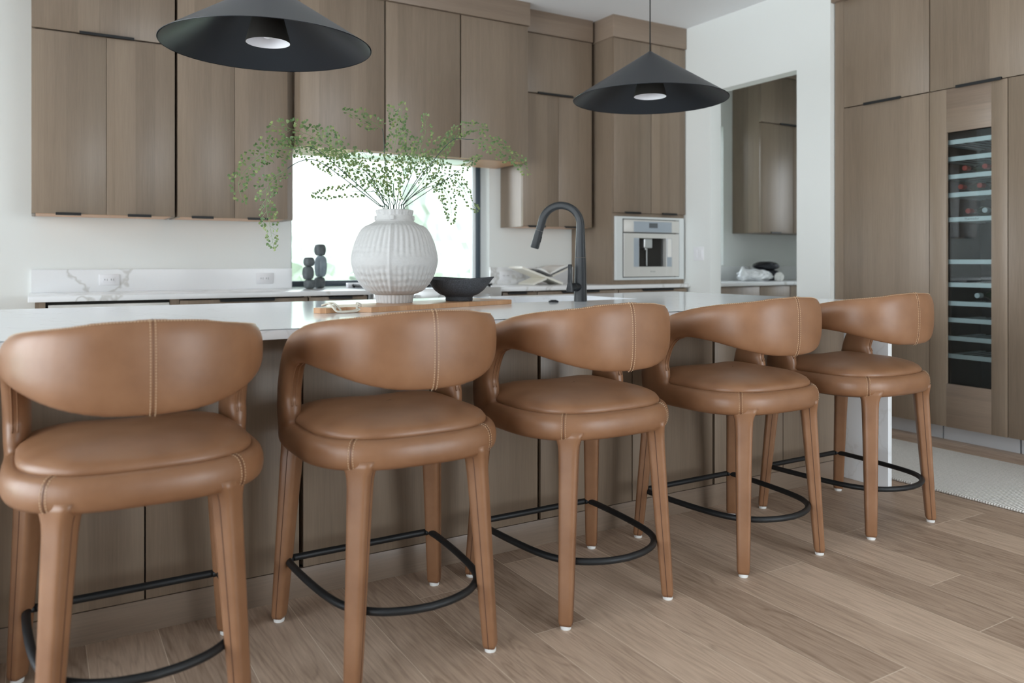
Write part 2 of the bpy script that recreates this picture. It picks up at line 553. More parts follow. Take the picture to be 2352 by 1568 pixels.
# ------------------------------------------------------------------ room shell
XR = 4.76        # right wall face
YB = 5.61        # back wall face
ZC = 3.10
XL, YF = -3.1, -3.4
struct(bx('floor', M['floor'], XL - .2, 7.6, YF - .2, 5.9, -0.05, 0))
struct(bx('ceiling', M['ceil'], XL - .2, 7.6, YF - .2, 5.9, ZC, ZC + .1))
b = MB()
WX0, WX1, WZ1 = 1.541, 3.155, 1.96
b.box(XL - .2, WX0, YB, 5.83, 0, ZC)
b.box(WX1, XR, YB, 5.83, 0, ZC)
b.box(WX0, WX1, YB, 5.83, WZ1, ZC)
b.box(WX0, WX1, YB, 5.83, 0, .8905)
struct(b.obj('wall_back', M['wall']))
b = MB()
DY0, DY1, DZ = 3.872, 4.735, 2.512
YE = 3.586
b.box(XR, XR + .118, DY1, 5.9, 0, ZC)
b.box(XR, XR + .118, DY0, DY1, DZ, ZC)
b.box(XR, XR + .118, YE, DY0, 0, ZC)
struct(b.obj('wall_right', M['wall']))
struct(bx('wall_right_recess', M['wall'], 5.42, 5.54, -1.4, YE, 0, ZC))
# left wall with two big windows
b = MB()
b.box(XL - .2, XL, YF, -2.7, 0, ZC); b.box(XL - .2, XL, .3, .8, 0, ZC); b.box(XL - .2, XL, 5.3, 5.61, 0, ZC)
b.box(XL - .2, XL, -2.7, .3, 0, .1); b.box(XL - .2, XL, -2.7, .3, 2.7, ZC)
b.box(XL - .2, XL, .8, 5.3, 0, .1); b.box(XL - .2, XL, .8, 5.3, 2.7, ZC)
struct(b.obj('wall_left', M['wall']))
b = MB()
b.box(XL - .2, 1.8, YF - .2, YF, 0, ZC); b.box(4.8, 7.6, YF - .2, YF, 0, ZC); b.box(1.8, 4.8, YF - .2, YF, 0, .1); b.box(1.8, 4.8, YF - .2, YF, 2.7, ZC)
struct(b.obj('wall_front', M['wall']))
struct(bx('wall_right_front', M['wall'], 5.54, 5.66, YF, -1.4, 0, ZC))
# pantry shell
PX0, PXW0, PXW1 = XR + .118, 4.90, 5.762
b = MB()
b.box(PX0, PXW0, 5.56, 5.78, 0, ZC); b.box(PXW1, 7.4, 5.56, 5.78, 0, ZC)
b.box(PXW0, PXW1, 5.56, 5.78, 0, 1.07); b.box(PXW0, PXW1, 5.56, 5.78, 2.43, ZC)
struct(b.obj('wall_pantry_back', M['wall']))
b = MB()
b.box(7.4, 7.5, 3.3, 3.6, 0, ZC); b.box(7.4, 7.5, 4.6, 5.78, 0, ZC); b.box(7.4, 7.5, 3.6, 4.6, 0, 1.1); b.box(7.4, 7.5, 3.6, 4.6, 2.35, ZC)  # opening for the added pantry window, out of view
struct(b.obj('wall_pantry_right', M['wall']))
struct(bx('wall_pantry_front', M['wall'], 5.6, 7.4, 3.3, 3.42, 0, ZC))


def window(idx, x0, x1, y, z0, z1, fr, mat, axis='x', mull=()):
    b = MB()
    def bb(a0, a1, c0, c1):
        if axis == 'x': b.box(a0, a1, y, y + .06, c0, c1, .004)
        else: b.box(y - .06, y, a0, a1, c0, c1, .004)
    bb(x0, x0 + fr, z0, z1); bb(x1 - fr, x1, z0, z1); bb(x0 + fr, x1 - fr, z0, z0 + fr); bb(x0 + fr, x1 - fr, z1 - fr, z1)
    for m_ in mull: bb(m_ - fr / 2, m_ + fr / 2, z0 + fr, z1 - fr)
    o = struct(b.obj('window_%d' % idx, mat, angle=.6))
    g = MB()
    if axis == 'x': g.box(x0 + fr, x1 - fr, y + .028, y + .032, z0 + fr, z1 - fr)
    else: g.box(y - .032, y - .028, x0 + fr, x1 - fr, z0 + fr, z1 - fr)
    g.obj('pane', M['glass'], o)
    return o


w1 = window(1, WX0 - .0, WX1, 5.757, .9215, WZ1, .045, M['frame'])
# pale inner glazing bead beside the dark frame
b = MB(); b.box(WX1 - .068, WX1 - .045, 5.762, 5.80, .9665, WZ1 - .045)
b.obj('glazing_bead', M['alum'], w1)
window(2, PXW0, PXW1, 5.71, 1.07, 2.43, .018, M['alum'])
window(6, 3.6, 4.6, 7.48, 1.1, 2.35, .05, M['alum'], 'y')  # unseen window, added to brighten the pantry
window(3, -2.7, .3, XL - .06, .1, 2.7, .05, M['frame'], 'y', (-1.2,))
window(4, .8, 5.3, XL - .06, .1, 2.7, .05, M['frame'], 'y', (2.3, 3.8))
window(5, 1.8, 4.8, YF - .12, .1, 2.7, .05, M['frame'], 'x', (3.3,))  # unseen rear window, put in to light the dim corner by the rug

# ------------------------------------------------------------------ outdoors beyond the windows
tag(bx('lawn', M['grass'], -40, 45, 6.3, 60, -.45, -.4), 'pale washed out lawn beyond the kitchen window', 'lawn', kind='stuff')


def shrub(x, y, r, h, kind, label):
    bm_ = bmesh.new()
    bmesh.ops.create_icosphere(bm_, subdivisions=5, radius=1)
    rr = random.Random(int(x * 10))
    ph = [(rr.uniform(0, 6), rr.uniform(2, 9), rr.uniform(2, 9), rr.uniform(2, 9)) for _ in range(14)]
    for v in bm_.verts:
        d = sum(math.sin(a + v.co.x * p + v.co.y * q + v.co.z * s_) for a, p, q, s_ in ph) * .035
        d += rr.uniform(-.05, .05)
        v.co *= 1 + d
        v.co.x *= r; v.co.y *= r; v.co.z = (v.co.z + .85) * h / 1.85
    m = MB(); m.bm.free(); m.bm = bm_
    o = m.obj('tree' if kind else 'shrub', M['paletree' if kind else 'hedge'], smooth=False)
    o.location = (x, y, -.4)
    return tag(o, label, 'tree' if kind else 'shrub', 'overexposed greenery behind the kitchen window')


SHRUBS = ((2.6, 11.2, 1.25, 1.75, 0, 'low pale green shrub blurred at the left of the window, behind the sculptures'),
          (5.15, 11.6, 1.2, 1.6, 0, 'low pale green shrub blurred behind the white vase'),
          (7.6, 11.3, 1.2, 1.8, 0, 'low pale green shrub blurred at the right side of the window view'),
          (4.4, 15.6, 1.9, 5.6, 1, 'tall washed out tree beyond the left part of the kitchen window'),
          (8.5, 15.8, 1.9, 5.4, 1, 'tall washed out tree beyond the right part of the kitchen window'),
          (7.9, 20.2, 1.9, 6.8, 1, 'farther tall washed out tree in the middle of the window view'),
          (11.9, 20.4, 1.9, 6.6, 1, 'farther tall washed out tree at the right edge of the window view'))
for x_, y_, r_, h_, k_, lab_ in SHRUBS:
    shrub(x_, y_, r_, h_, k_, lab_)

# ------------------------------------------------------------------ fixtures
def handle_x(x0, x1, yf, z, parent, drop=True):
    """thin black edge pull on a front facing -Y"""
    b = MB()
    b.box(x0, x1, yf - .012, yf + .004, z - .003, z + .006, .001)
    b.box(x0, x1, yf - .014, yf - .011, z - .010, z + .006, .001)
    return b.obj('handle', M['black'], parent)


def handle_y(y0, y1, xf, z, parent):
    b = MB()
    b.box(xf - .012, xf + .004, y0, y1, z - .003, z + .006, .001)
    b.box(xf - .014, xf - .011, y0, y1, z - .012, z + .006, .001)
    return b.obj('handle', M['black'], parent)


def door_x(x0, x1, z0, z1, yf, parent, name='door', mat='oak', th=.02):
    return bx(name, M[mat], x0 + .0012, x1 - .0012, yf, yf + th, z0 + .0012, z1 - .0012, .0012, parent)


ZU0, ZUD, ZCR = 1.387, 2.443, 2.922
# ---- wall cabinets left of the window
YU = 5.25


def wall_cab(x0, xs, x1, label, hbot, htop, yf=YU, zbot=ZU0, gapl=0.0):
    t = thing('wall_cabinet', ((x0 + x1) / 2, YB, zbot), label, 'cabinet', 'oak wall cabinets on the back wall')
    b = MB()
    y1 = YB
    b.box(x0, x0 + .018, yf + .022, y1, zbot - .002, ZCR, .001)
    b.box(x1 - .018, x1, yf + .022, y1, zbot - .002, ZCR, .001)
    b.box(x0 + .018, x1 - .018, y1 - .012, y1, zbot + .02, ZCR)
    b.box(x0 + .018, x1 - .018, yf + .03, y1 - .012, ZCR - .018, ZCR)
    b.box(x0 + .018, x1 - .018, yf + .03, y1 - .012, ZUD - .009, ZUD + .009)
    b.obj('carcass', M['oak'], t)
    bx('bottom_panel', M['oakbounce'], x0 + .02, x1 - .02, yf + .024, y1 - .014, zbot - .001, zbot + .018, 0, t)
    for a, c, (h0, h1) in ((x0, xs, hbot[0]), (xs, x1, hbot[1])):
        d = door_x(a, c, zbot, ZUD - .003, yf, t)
        handle_x(h0, h1, yf, zbot + .002, d)
    d = door_x(x0, x1, ZUD + .005, ZCR - .004, yf, t, 'lift_up_door')
    handle_x(htop[0], htop[1], yf, ZUD + .008, d)
    bx('crown_panel', M['oakh'], x0 - .002, x1 + .002, yf - .012, y1, ZCR, ZC, .001, t)
    return t


wall_cab(-.034, .346, .724, 'oak wall cabinet at the far left with a wide black pull across its upper door',
         ((.085, .215), (.46, .59)), (.205, .495))
wall_cab(.738, 1.08, 1.419, 'greige oak wall cabinet between the far left cabinet and the window, behind the fern',
         ((.82, .95), (1.16, 1.29)), (.90, 1.20))
YC = 5.262
wall_cab(3.262, 3.601, 3.937, 'narrow greige oak wall cabinet right of the window, its side lit bright',
         ((3.31, 3.47), (3.66, 3.80)), (3.40, 3.74), yf=YC)
# ---- hood cabinet above the window
HY = 5.14
t = thing('hood_cabinet', (2.35, YB, 1.869), 'wide oak range hood cabinet with three tall fronts above the window', 'cabinet')
b = MB()
b.box(1.470, 1.489, HY + .022, YB, 1.869, ZCR, .001); b.box(3.215, 3.234, HY + .022, YB, 1.869, ZCR, .001)
b.box(1.489, 3.215, YB - .02, YB, 1.89, ZCR); b.box(1.489, 3.215, HY + .03, YB - .02, ZCR - .018, ZCR)
b.obj('carcass', M['oak'], t)
bx('bottom_panel', M['oakbounce'], 1.489, 3.215, HY + .024, YB - .001, 1.869, 1.889, 0, t)
bx('vent_insert', M['steel'], 1.86, 2.80, HY + .07, YB - .12, 1.860, 1.869, .002, t)
for a, c in ((1.470, 2.059), (2.067, 2.647), (2.655, 3.234)):
    door_x(a, c, 1.869, ZCR - .004, HY, t, 'front_panel')
bx('crown_panel', M['oakh'], 1.468, 3.246, HY - .014, YB, ZCR, ZC, .001, t)
bx('filler_panel', M['oak'], 1.421, 1.4695, YU + .06, YB - .01, ZU0, ZC - .002, 0, t)
# ---- tall unit with coffee machine
TY = 5.045
TX0, TX1 = 3.977, 4.757
ZK = .9205        # back counter top
t = thing('tall_cabinet', ((TX0 + TX1) / 2, YB, ZK), 'tall oak cabinet standing on the counter around the coffee machine', 'cabinet')
b = MB()
b.box(TX0, TX0 + .02, TY + .0, YB, ZK, ZCR, .001); b.box(TX1 - .02, TX1, TY, YB, ZK, ZCR, .001)
b.box(TX0 + .02, TX1 - .02, YB - .02, YB, ZK, ZCR); b.box(TX0 + .02, TX1 - .02, TY + .03, YB - .02, ZCR - .02, ZCR)
b.box(TX0 + .02, TX1 - .02, TY + .002, YB - .02, 1.478, 1.505); b.box(TX0 + .02, TX1 - .02, TY + .002, YB - .02, ZK, .956)
b.obj('carcass', M['oak'], t)
for a, c, h0, h1 in ((TX0 + .004, 4.370, 4.09, 4.255), (4.374, TX1 - .002, 4.49, 4.65)):
    d = door_x(a, c, 1.506, ZCR - .004, TY - .02, t)
    handle_x(h0, h1, TY - .02, 1.509, d)
bx('crown_panel', M['oakh'], TX0 - .012, TX1, TY - .032, YB, ZCR, ZC, .001, t)


def text_obj(s, size, loc, rot, mat, parent, name='lettering'):
    cu = bpy.data.curves.new(name, 'FONT')
    cu.body = s
    cu.size = size
    cu.align_x = 'CENTER'
    cu.align_y = 'CENTER'
    cu.extrude = .0004
    o = bpy.data.objects.new(name, cu)
    COL.objects.link(o)
    dg = bpy.context.evaluated_depsgraph_get()
    me = bpy.data.meshes.new_from_object(o.evaluated_get(dg))
    bpy.data.objects.remove(o)
    o = bpy.data.objects.new(name, me)
    me.materials.clear(); me.materials.append(mat)
    COL.objects.link(o)
    o.parent = parent
    off = Vector((0, 0, 0)); q = parent
    while q is not None:
        off += q.location; q = q.parent
    o.location = Vector(loc) - off
    o.rotation_euler = rot
    return o


# coffee machine
def cxp(x): return 4.070 + (x - 190) * .000665
def czp(y): return 1.455 - (y - 178) * .00051


t = thing('coffee_machine', (4.37, TY + .2, .96), 'built-in silver coffee machine in the tall oak cabinet', 'coffee machine')
b = MB()
x0, x1, z0, z1 = 3.998, 4.737, .958, 1.476
a0, a1, c0, c1 = cxp(186), cxp(1112), czp(1115), czp(172)
FY = TY - .022
b.box(x0, a0, FY, TY + .02, z0, z1, .001); b.box(a1, x1, FY, TY + .02, z0, z1, .001)
b.box(a0, a1, FY, TY + .02, z0, c0, .001); b.box(a0, a1, FY, TY + .02, c1, z1, .001)
b.obj('trim_frame', M['surround'], t)
bx('body', M['gap'], a0 + .001, a1 - .001, TY + .045, TY + .42, c0 - .004, c1 + .004, 0, t)
cp = bx('control_panel', M['champ'], cxp(205), cxp(1105), FY - .002, TY + .04, czp(385), czp(184), .001, t)
bx('touch_panel', M['bluegrey'], cxp(360), cxp(978), FY - .004, FY - .001, czp(382), czp(210), 0, cp)
bx('display', M['dgrey'], cxp(605), cxp(742), FY - .0055, FY - .0035, czp(312), czp(232), 0, cp)
b = MB()
dx0, dx1, dz0, dz1 = cxp(205), cxp(1105), czp(1103), czp(402)
nx0, nx1, nz0, nz1 = cxp(445), cxp(893), czp(942), czp(478)
b.box(dx0, nx0, FY - .002, TY + .02, dz0, dz1, .001); b.box(nx1, dx1, FY - .002, TY + .02, dz0, dz1, .001)
b.box(nx0, nx1, FY - .002, TY + .02, dz0, nz0, .001); b.box(nx0, nx1, FY - .002, TY + .02, nz1, dz1, .001)
dr = b.obj('door', M['champ'], t)
bx('side_panel', M['bluegrey'], cxp(360), nx0 - .004, FY - .004, FY - .001, nz0, nz1, 0, dr)
bx('side_panel', M['bluegrey'], nx1 + .004, cxp(980), FY - .004, FY - .001, nz0, nz1, 0, dr)
b = MB()
b.box(nx0, nx1, TY + .12, TY + .13, nz0, nz1); b.box(nx0 - .004, nx0, TY + .02, TY + .12, nz0, nz1); b.box(nx1, nx1 + .004, TY + .02, TY + .12, nz0, nz1)
b.box(nx0, nx1, TY + .02, TY + .12, nz0 - .005, nz0)
b.obj('niche', M['steel'], t)
b = MB()
b.box(cxp(545), cxp(680), TY - .01, TY + .10, czp(640), czp(480), .008, 3)
b.box(cxp(575), cxp(600), TY + .0, TY + .03, czp(668), czp(640), .002); b.box(cxp(620), cxp(632), TY + .02, TY + .026, czp(930), czp(640), .001)
b.obj('spout', M['steel'], t)
bx('sticker', M['paper'], cxp(905), cxp(975), FY - .0052, FY - .0035, czp(785), czp(482), 0, dr)
text_obj('Thermador', .012, (cxp(667), FY - .003, czp(1020)), (PI / 2, 0, 0), M['ink'], dr)

# ---- back counter, backsplash, base cabinets
b = MB()
CY0 = 4.965
RX0, RX1 = 1.905, 2.875       # rangetop cut out
b.box(-.048, RX0, CY0, YB, ZK - .03, ZK, .002)
b.box(RX0, RX1, 5.50, YB, ZK - .03, ZK, .0)
b.box(RX1, XR - .002, CY0, YB, ZK - .03, ZK, .002)
b.box(WX0 + .001, WX1 - .001, YB, 5.757, ZK - .03, ZK)
tag(b.obj('back_countertop', M['splash'], angle=.6), 'white veined quartz countertop along the back wall', 'countertop')
b = MB(); b.box(-.036, WX0, YB - .02, YB - .0005, ZK, 1.061, .001)
tag(b.obj('backsplash', M['splash']), 'low veined quartz backsplash left of the window', 'backsplash')
b = MB(); b.box(WX1, TX0, YB - .02, YB - .0005, ZK, 1.061, .001)
tag(b.obj('backsplash', M['splash']), 'low veined quartz backsplash between the window and coffee cabinet', 'backsplash')
BY = 4.985


def base_cab(x0, x1, handle, label):
    t = thing('base_cabinet', ((x0 + x1) / 2, YB, 0), label, 'cabinet', 'oak base cabinets on the back wall')
    b = MB()
    b.box(x0, x0 + .018, BY + .022, YB - .021, .1, .889); b.box(x1 - .018, x1, BY + .022, YB - .021, .1, .889)
    b.box(x0 + .018, x1 - .018, BY + .022, YB - .021, .1, .118); b.box(x0 + .018, x1 - .018, YB - .033, YB - .021, .118, .889)
    b.box(x0, x1, BY + .08, YB - .021, 0, .1)
    b.obj('carcass', M['oak'], t)
    zz = (.885, .70, .42, .105)
    for k in range(3):
        d = door_x(x0 + .001, x1 - .001, zz[k + 1], zz[k] - .003, BY, t, 'drawer')
        handle_x(handle[0], handle[1], BY, zz[k] - .008, d)
    return t


base_cab(.712, 1.476, (.939, 1.264), 'oak drawer cabinet right of the steel appliance, below the veined backsplash')
base_cab(1.482, 1.875, (1.612, 1.767), 'narrow oak drawer cabinet directly left of the range')
base_cab(2.915, 3.215, (2.96, 3.12), 'narrow oak drawer cabinet directly right of the range')
base_cab(3.221, 3.993, (3.441, 3.795), 'oak drawer cabinet under the book stand')
base_cab(3.999, 4.735, (4.241, 4.573), 'oak drawer cabinet under the coffee machine cabinet')
t = thing('undercounter_fridge', (.32, YB, 0), 'steel fronted undercounter appliance at the left end of the back counter', 'appliance')
bx('filler_panel', M['oak'], -.016, .033, BY, YB, 0, .889, 0, t)
bx('side_filler', M['oak'], .662, .711, BY, YB, 0, .889, 0, t)
bx('body', M['gap'], .036, .661, BY + .03, YB, .02, .888, 0, t)
bx('door', M['champ'], .046, .658, BY + .002, BY + .03, .1, .872, .002, t)
# range
t = thing('range', (2.39, YB, 0), 'stainless steel range under the window, behind the vase and bowl', 'range')
bx('body', M['steel'], 1.890, 2.895, BY + .02, 5.495, .08, .895, 0, t)
bx('control_panel', M['steel'], 1.900, 2.885, CY0 - .02, BY + .02, .80, .925, .006, t)
bx('cooktop', M['black'], RX0 + .001, RX1 - .001, CY0 + .03, 5.49, .896, .922, .002, t)
bx('oven_door', M['steel'], 1.905, 2.88, CY0 + .0, BY + .018, .14, .78, .004, t)
bx('back_trim', M['white'], RX0 - .0, RX1, 5.45, 5.495, .922, .955, .002, t)
for gx in (2.0, 2.32, 2.64):
    b = MB()
    for i in range(4): b.box(gx - .07 + i * .09, gx - .055 + i * .09, 5.03, 5.44, .935, .950, .002)
    for j in range(3): b.box(gx - .075, gx + .215, 5.05 + j * .18, 5.065 + j * .18, .930, .946, .002)
    for dx in (-.07, .20):
        for dy in (5.05, 5.41): b.box(gx + dx, gx + dx + .012, dy, dy + .012, .922, .936)
    b.obj('grate', M['black'], t)
for k in range(5):
    m = MB(); m.tube([(2.02 + k * .19, CY0 - .055, .862), (2.02 + k * .19, CY0 - .02, .862)], .022, 20)
    m.obj('knob', M['steel'], t, angle=.6)


# outlets
def outlet(x0, x1, z0, z1, label, y=YB - .02):
    t = thing('wall_outlet', ((x0 + x1) / 2, y, (z0 + z1) / 2), label, 'outlet', 'outlets on the backsplash')
    bx('cover_plate', M['white'], x0, x1, y - .006, y, z0, z1, .002, t)
    cx_, cz_ = (x0 + x1) / 2, (z0 + z1) / 2
    s = bx('socket', M['white'], cx_ - .034, cx_ + .034, y - .009, y - .006, cz_ - .016, cz_ + .016, .002, t)
    b = MB()
    for dx in (-.018, .018):
        b.box(cx_ + dx - .009, cx_ + dx - .006, y - .0095, y - .0085, cz_ - .004, cz_ + .006)
        b.box(cx_ + dx + .003, cx_ + dx + .009, y - .0095, y - .0085, cz_ + .002, cz_ + .0045)
        b.box(cx_ + dx + .003, cx_ + dx + .009, y - .0095, y - .0085, cz_ - .005, cz_ - .0025)
    b.obj('slots', M['gap'], s)


outlet(.328, .442, .960, 1.030, 'white double outlet at the left end of the backsplash')
outlet(1.292, 1.408, .955, 1.029, 'white double outlet on the backsplash near the window and sculptures')
outlet(3.24, 3.355, .955, 1.029, 'white double outlet on the backsplash behind the book stand')
t = thing('light_switch', (XR, 4.868, 1.174), 'white light switch plate on the wall between the coffee machine and doorway', 'light switch')
bx('cover_plate', M['white'], XR - .006, XR - .0002, 4.81, 4.927, 1.117, 1.231, .002, t)
for dy in (-.028, .028):
    bx('rocker', M['white'], XR - .010, XR - .006, 4.868 + dy - .018, 4.868 + dy + .018, 1.14, 1.208, .002, t)

# ------------------------------------------------------------------ right run: tall cabinets and wine cooler
XD = 4.80


def door_y(y0, y1, z0, z1, parent, name='door', mat='oak', th=.02):
    return bx(name, M[mat], XD, XD + th, y0 + .0015, y1 - .0015, z0 + .0015, z1 - .0015, .0012, parent)


ZR = 2.172
tc1 = thing('pantry_cabinet', (XD, 3.2, 0), 'tall oak cabinet column between the white wall and the wine cooler', 'cabinet')
b = MB(); b.box(XD + .022, 5.4, 2.897, 2.915, .1, ZCR); b.box(XD + .022, 5.4, 3.49, 3.508, .1, ZCR); b.box(5.38, 5.4, 2.915, 3.49, .1, ZCR)
b.box(XD + .022, 5.38, 2.915, 3.49, .1, .12); b.box(XD + .022, 5.38, 2.915, 3.49, ZCR - .02, ZCR)
b.obj('carcass', M['oak'], tc1)
bx('filler_panel', M['oak'], XD, XD + .1, 3.508, 3.578, 0, ZCR, 0, tc1)
door_y(2.894, 3.508, .093, ZR, tc1)
d = door_y(2.894, 3.508, ZR + .004, ZCR - .003, tc1, 'upper_door')
handle_y(3.082, 3.349, XD, ZR + .006, d)
bx('crown_panel', M['oakh'], XD - .035, 5.4, 2.894, 3.585, ZCR, ZC, .001, tc1)
bx('toe_kick', M['kick'], 4.872, 4.90, 2.85, 3.50, .0, .093, 0, tc1)

wc = thing('wine_cooler', (XD, 2.66, 0), 'oak framed wine cooler column with glass door and silver shelves', 'wine cooler')
GY0, GY1, GZ0, GZ1 = 2.518, 2.786, .358, 1.905
for (a, c) in ((2.428, GY0), (GY1, 2.892)):
    bx('door_stile', M['oak'], XD, XD + .022, a, c, .093, ZR - .0015, .001, wc)
for (a, c) in ((.093, GZ0), (GZ1, ZR - .0015)):
    bx('door_rail', M['oakh'], XD, XD + .022, GY0, GY1, a, c, .0008, wc)
b = MB()
b.box(XD + .024, XD + .028, GY0 - .02, GY1 + .02, GZ0 - .02, GZ1 + .02)
b.obj('glass_pane', M['cooler_glass'], wc)
b = MB()
lx0, lx1, ly0, ly1, lz0, lz1 = XD + .05, 5.36, 2.44, 2.88, .12, 2.12
b.box(lx1, lx1 + .01, ly0, ly1, lz0, lz1); b.box(lx0, lx1, ly0 - .008, ly0, lz0, lz1); b.box(lx0, lx1, ly1, ly1 + .008, lz0, lz1)
b.box(lx0, lx1, ly0, ly1, lz0 - .01, lz0); b.box(lx0, lx1, ly0, ly1, lz1, lz1 + .01)
b.obj('interior', M['navy'], wc)
SH = (1.849, 1.745, 1.635, 1.522, 1.370, 1.109, .967, .852, .749, .636, .526)
for i, z in enumerate(SH):
    b = MB()
    b.box(XD + .052, XD + .066, 2.452, 2.868, z - .014, z + .014, .001)
    for k in range(7): b.box(XD + .066, 5.33, 2.47 + k * .06, 2.482 + k * .06, z - .008, z - .002)
    b.box(XD + .066, 5.33, 2.455, 2.462, z - .010, z - .002); b.box(XD + .066, 5.33, 2.858, 2.865, z - .010, z - .002)
    o = b.obj('shelf', M['shelf'], wc)
    if i == 4:
        text_obj('Thermador', .019, (XD + .0512, 2.66, z), (PI / 2, 0, -PI / 2), M['ink'], o)
bx('toe_kick', M['kick'], 4.872, 4.90, 2.395, 2.842, .0, .093, 0, wc)


def bottle(y, z, mat, label, r=.037):
    t = thing('wine_bottle', (XD + .09, y, z), label, 'bottle', 'bottles lying in the wine cooler')
    prof = [(.0, 0), (.0145, 0), (.0150, .003), (.0148, .05), (.0135, .055), (.0140, .10), (.022, .13), (r - .002, .17), (r, .19), (r, .37), (r - .004, .385), (0, .385)]
    rings = []
    for rr, l in prof:
        rings.append([(XD + .085 + l, y + rr * math.cos(2 * PI * k / 20), z + rr * math.sin(2 * PI * k / 20)) for k in range(20)])
    MB().grid(rings, cap0=True, cap1=True).obj('glass_body', M['green_glass'], t, smooth=True)
    rings = [[(XD + .083 + l, y + rr * math.cos(2 * PI * k / 20), z + rr * math.sin(2 * PI * k / 20)) for k in range(20)] for rr, l in
             ((.004, 0), (.0155, .0), (.0162, .004), (.0158, .045), (.0150, .045))]
    MB().grid(rings, cap0=True).obj('foil_cap', M[mat], t, angle=.8)


bottle(2.645, .852 + .052, 'whitefoil', 'white capped bottle alone on a lower cooler shelf')
bottle(2.60, 1.635 + .05, 'red', 'red capped bottle at the right of the third cooler shelf from the top')
bottle(2.72, 1.635 + .05, 'red', 'red capped bottle at the left of the third cooler shelf from the top')
bottle(2.63, 1.522 + .05, 'red', 'red capped bottle at the right of the fourth cooler shelf from the top')
bottle(2.745, 1.522 + .05, 'red', 'red capped bottle at the left of the fourth cooler shelf from the top')
bottle(2.70, 1.370 + .05, 'red', 'red capped bottle on the lettered cooler shelf')
bottle(2.60, 1.370 + .05, 'whitefoil', 'pale capped bottle on the lettered cooler shelf')

tc2 = thing('pantry_cabinet', (XD, 2.0, 0), 'tall oak cabinet column at the right picture edge beside the wine cooler', 'cabinet')
door_y(1.72, 2.424, .093, ZR, tc2)
b = MB(); b.box(XD + .022, 5.4, 1.72, 1.738, .1, ZCR); b.box(XD + .022, 5.4, 2.408, 2.426, .1, ZCR); b.box(5.38, 5.4, 1.738, 2.408, .1, ZCR)
b.box(XD + .022, 5.38, 1.738, 2.408, ZCR - .02, ZCR); b.box(XD + .06, 5.38, 1.738, 2.408, ZR - .02, ZR)
b.obj('carcass', M['oak'], tc2)
bx('toe_kick', M['kick'], 4.872, 4.90, 1.72, 2.385, .0, .093, 0, tc2)
d = bx('upper_door', M['oak'], XD, XD + .02, 2.1, 2.889, ZR + .004, ZCR - .003, .0012, wc)
handle_y(2.457, 2.723, XD, ZR + .006, d)
bx('crown_panel', M['oakh'], XD - .035, 5.4, 1.72, 2.892, ZCR, ZC, .001, wc)
bx('top_carcass', M['oak'], XD + .024, 5.38, 2.43, 2.888, ZR + .002, ZCR - .001, 0, wc)
bx('upper_door', M['oak'], XD, XD + .02, 1.72, 2.096, ZR + .004, ZCR - .003, .0012, tc2)
# rest of the run outside the frame
tc3 = thing('pantry_cabinet', (XD, .9, 0), 'tall oak cabinet column just outside the right picture edge', 'cabinet')
door_y(.6, 1.716, .093, ZCR, tc3)
bx('carcass', M['oak'], XD + .022, 5.4, .6, 1.716, 0.0, ZC, 0, tc3)

# runner rug
b = MB()
b.box(3.722, 4.552, .4, 3.55, .001, .013, .005)
tag(b.obj('runner_rug', M['rug'], angle=.8), 'pale grey woven runner rug on the floor by the tall cabinets', 'rug')

# ------------------------------------------------------------------ pantry furniture
PF = 5.20
t = thing('wall_cabinet', (6.6, 5.56, 1.382), 'oak wall cabinet seen through the doorway, left side lit bright', 'cabinet')
px0 = 5.885
bx('carcass', M['oak'], px0, 7.39, PF + .022, 5.559, 1.382, 2.89, .001, t)
for a, c, h0, h1 in ((px0, 6.34, 6.02, 6.16), (6.344, 6.9, 6.5, 6.64), (6.904, 7.39, 7.0, 7.14)):
    d = door_x(a, c, 1.382, 2.428, PF, t)
    handle_x(h0, h1, PF, 1.385, d)
d = door_x(px0, 7.39, 2.436, 2.886, PF, t, 'lift_up_door'); handle_x(6.15, 6.6, PF, 2.438, d)
bx('crown_panel', M['oakh'], px0, 7.39, PF - .012, 5.559, 2.89, ZC, .001, t)
tag(bx('pantry_countertop', M['splash'], PX0 + .002, 7.39, 4.88, 5.559, .892, .922, .002), 'white quartz countertop in the pantry beyond the doorway', 'countertop')
tag(bx('backsplash', M['splash'], 5.62, 7.39, 5.54, 5.5595, .922, 1.06, .001), 'low white backsplash on the pantry back wall', 'backsplash')
for x0, x1, lab in ((PX0 + .01, 5.53, 'oak base cabinet of the pantry hidden left of the seam'), (5.534, 5.90 + .03, 'oak base cabinet under the bags in the pantry'), (5.934, 7.38, 'oak base cabinet at the right end of the pantry counter')):
    t = thing('base_cabinet', ((x0 + x1) / 2, 5.2, 0), lab, 'cabinet')
    bx('carcass', M['oak'], x0, x1, 4.92, 5.555, 0.0, .890, 0, t)
    d = door_x(x0, x1, .1, .886, 4.90, t, 'door')
    if x0 > 5.9: handle_x(x0 + .12, x0 + .4, 4.90, .878, d)


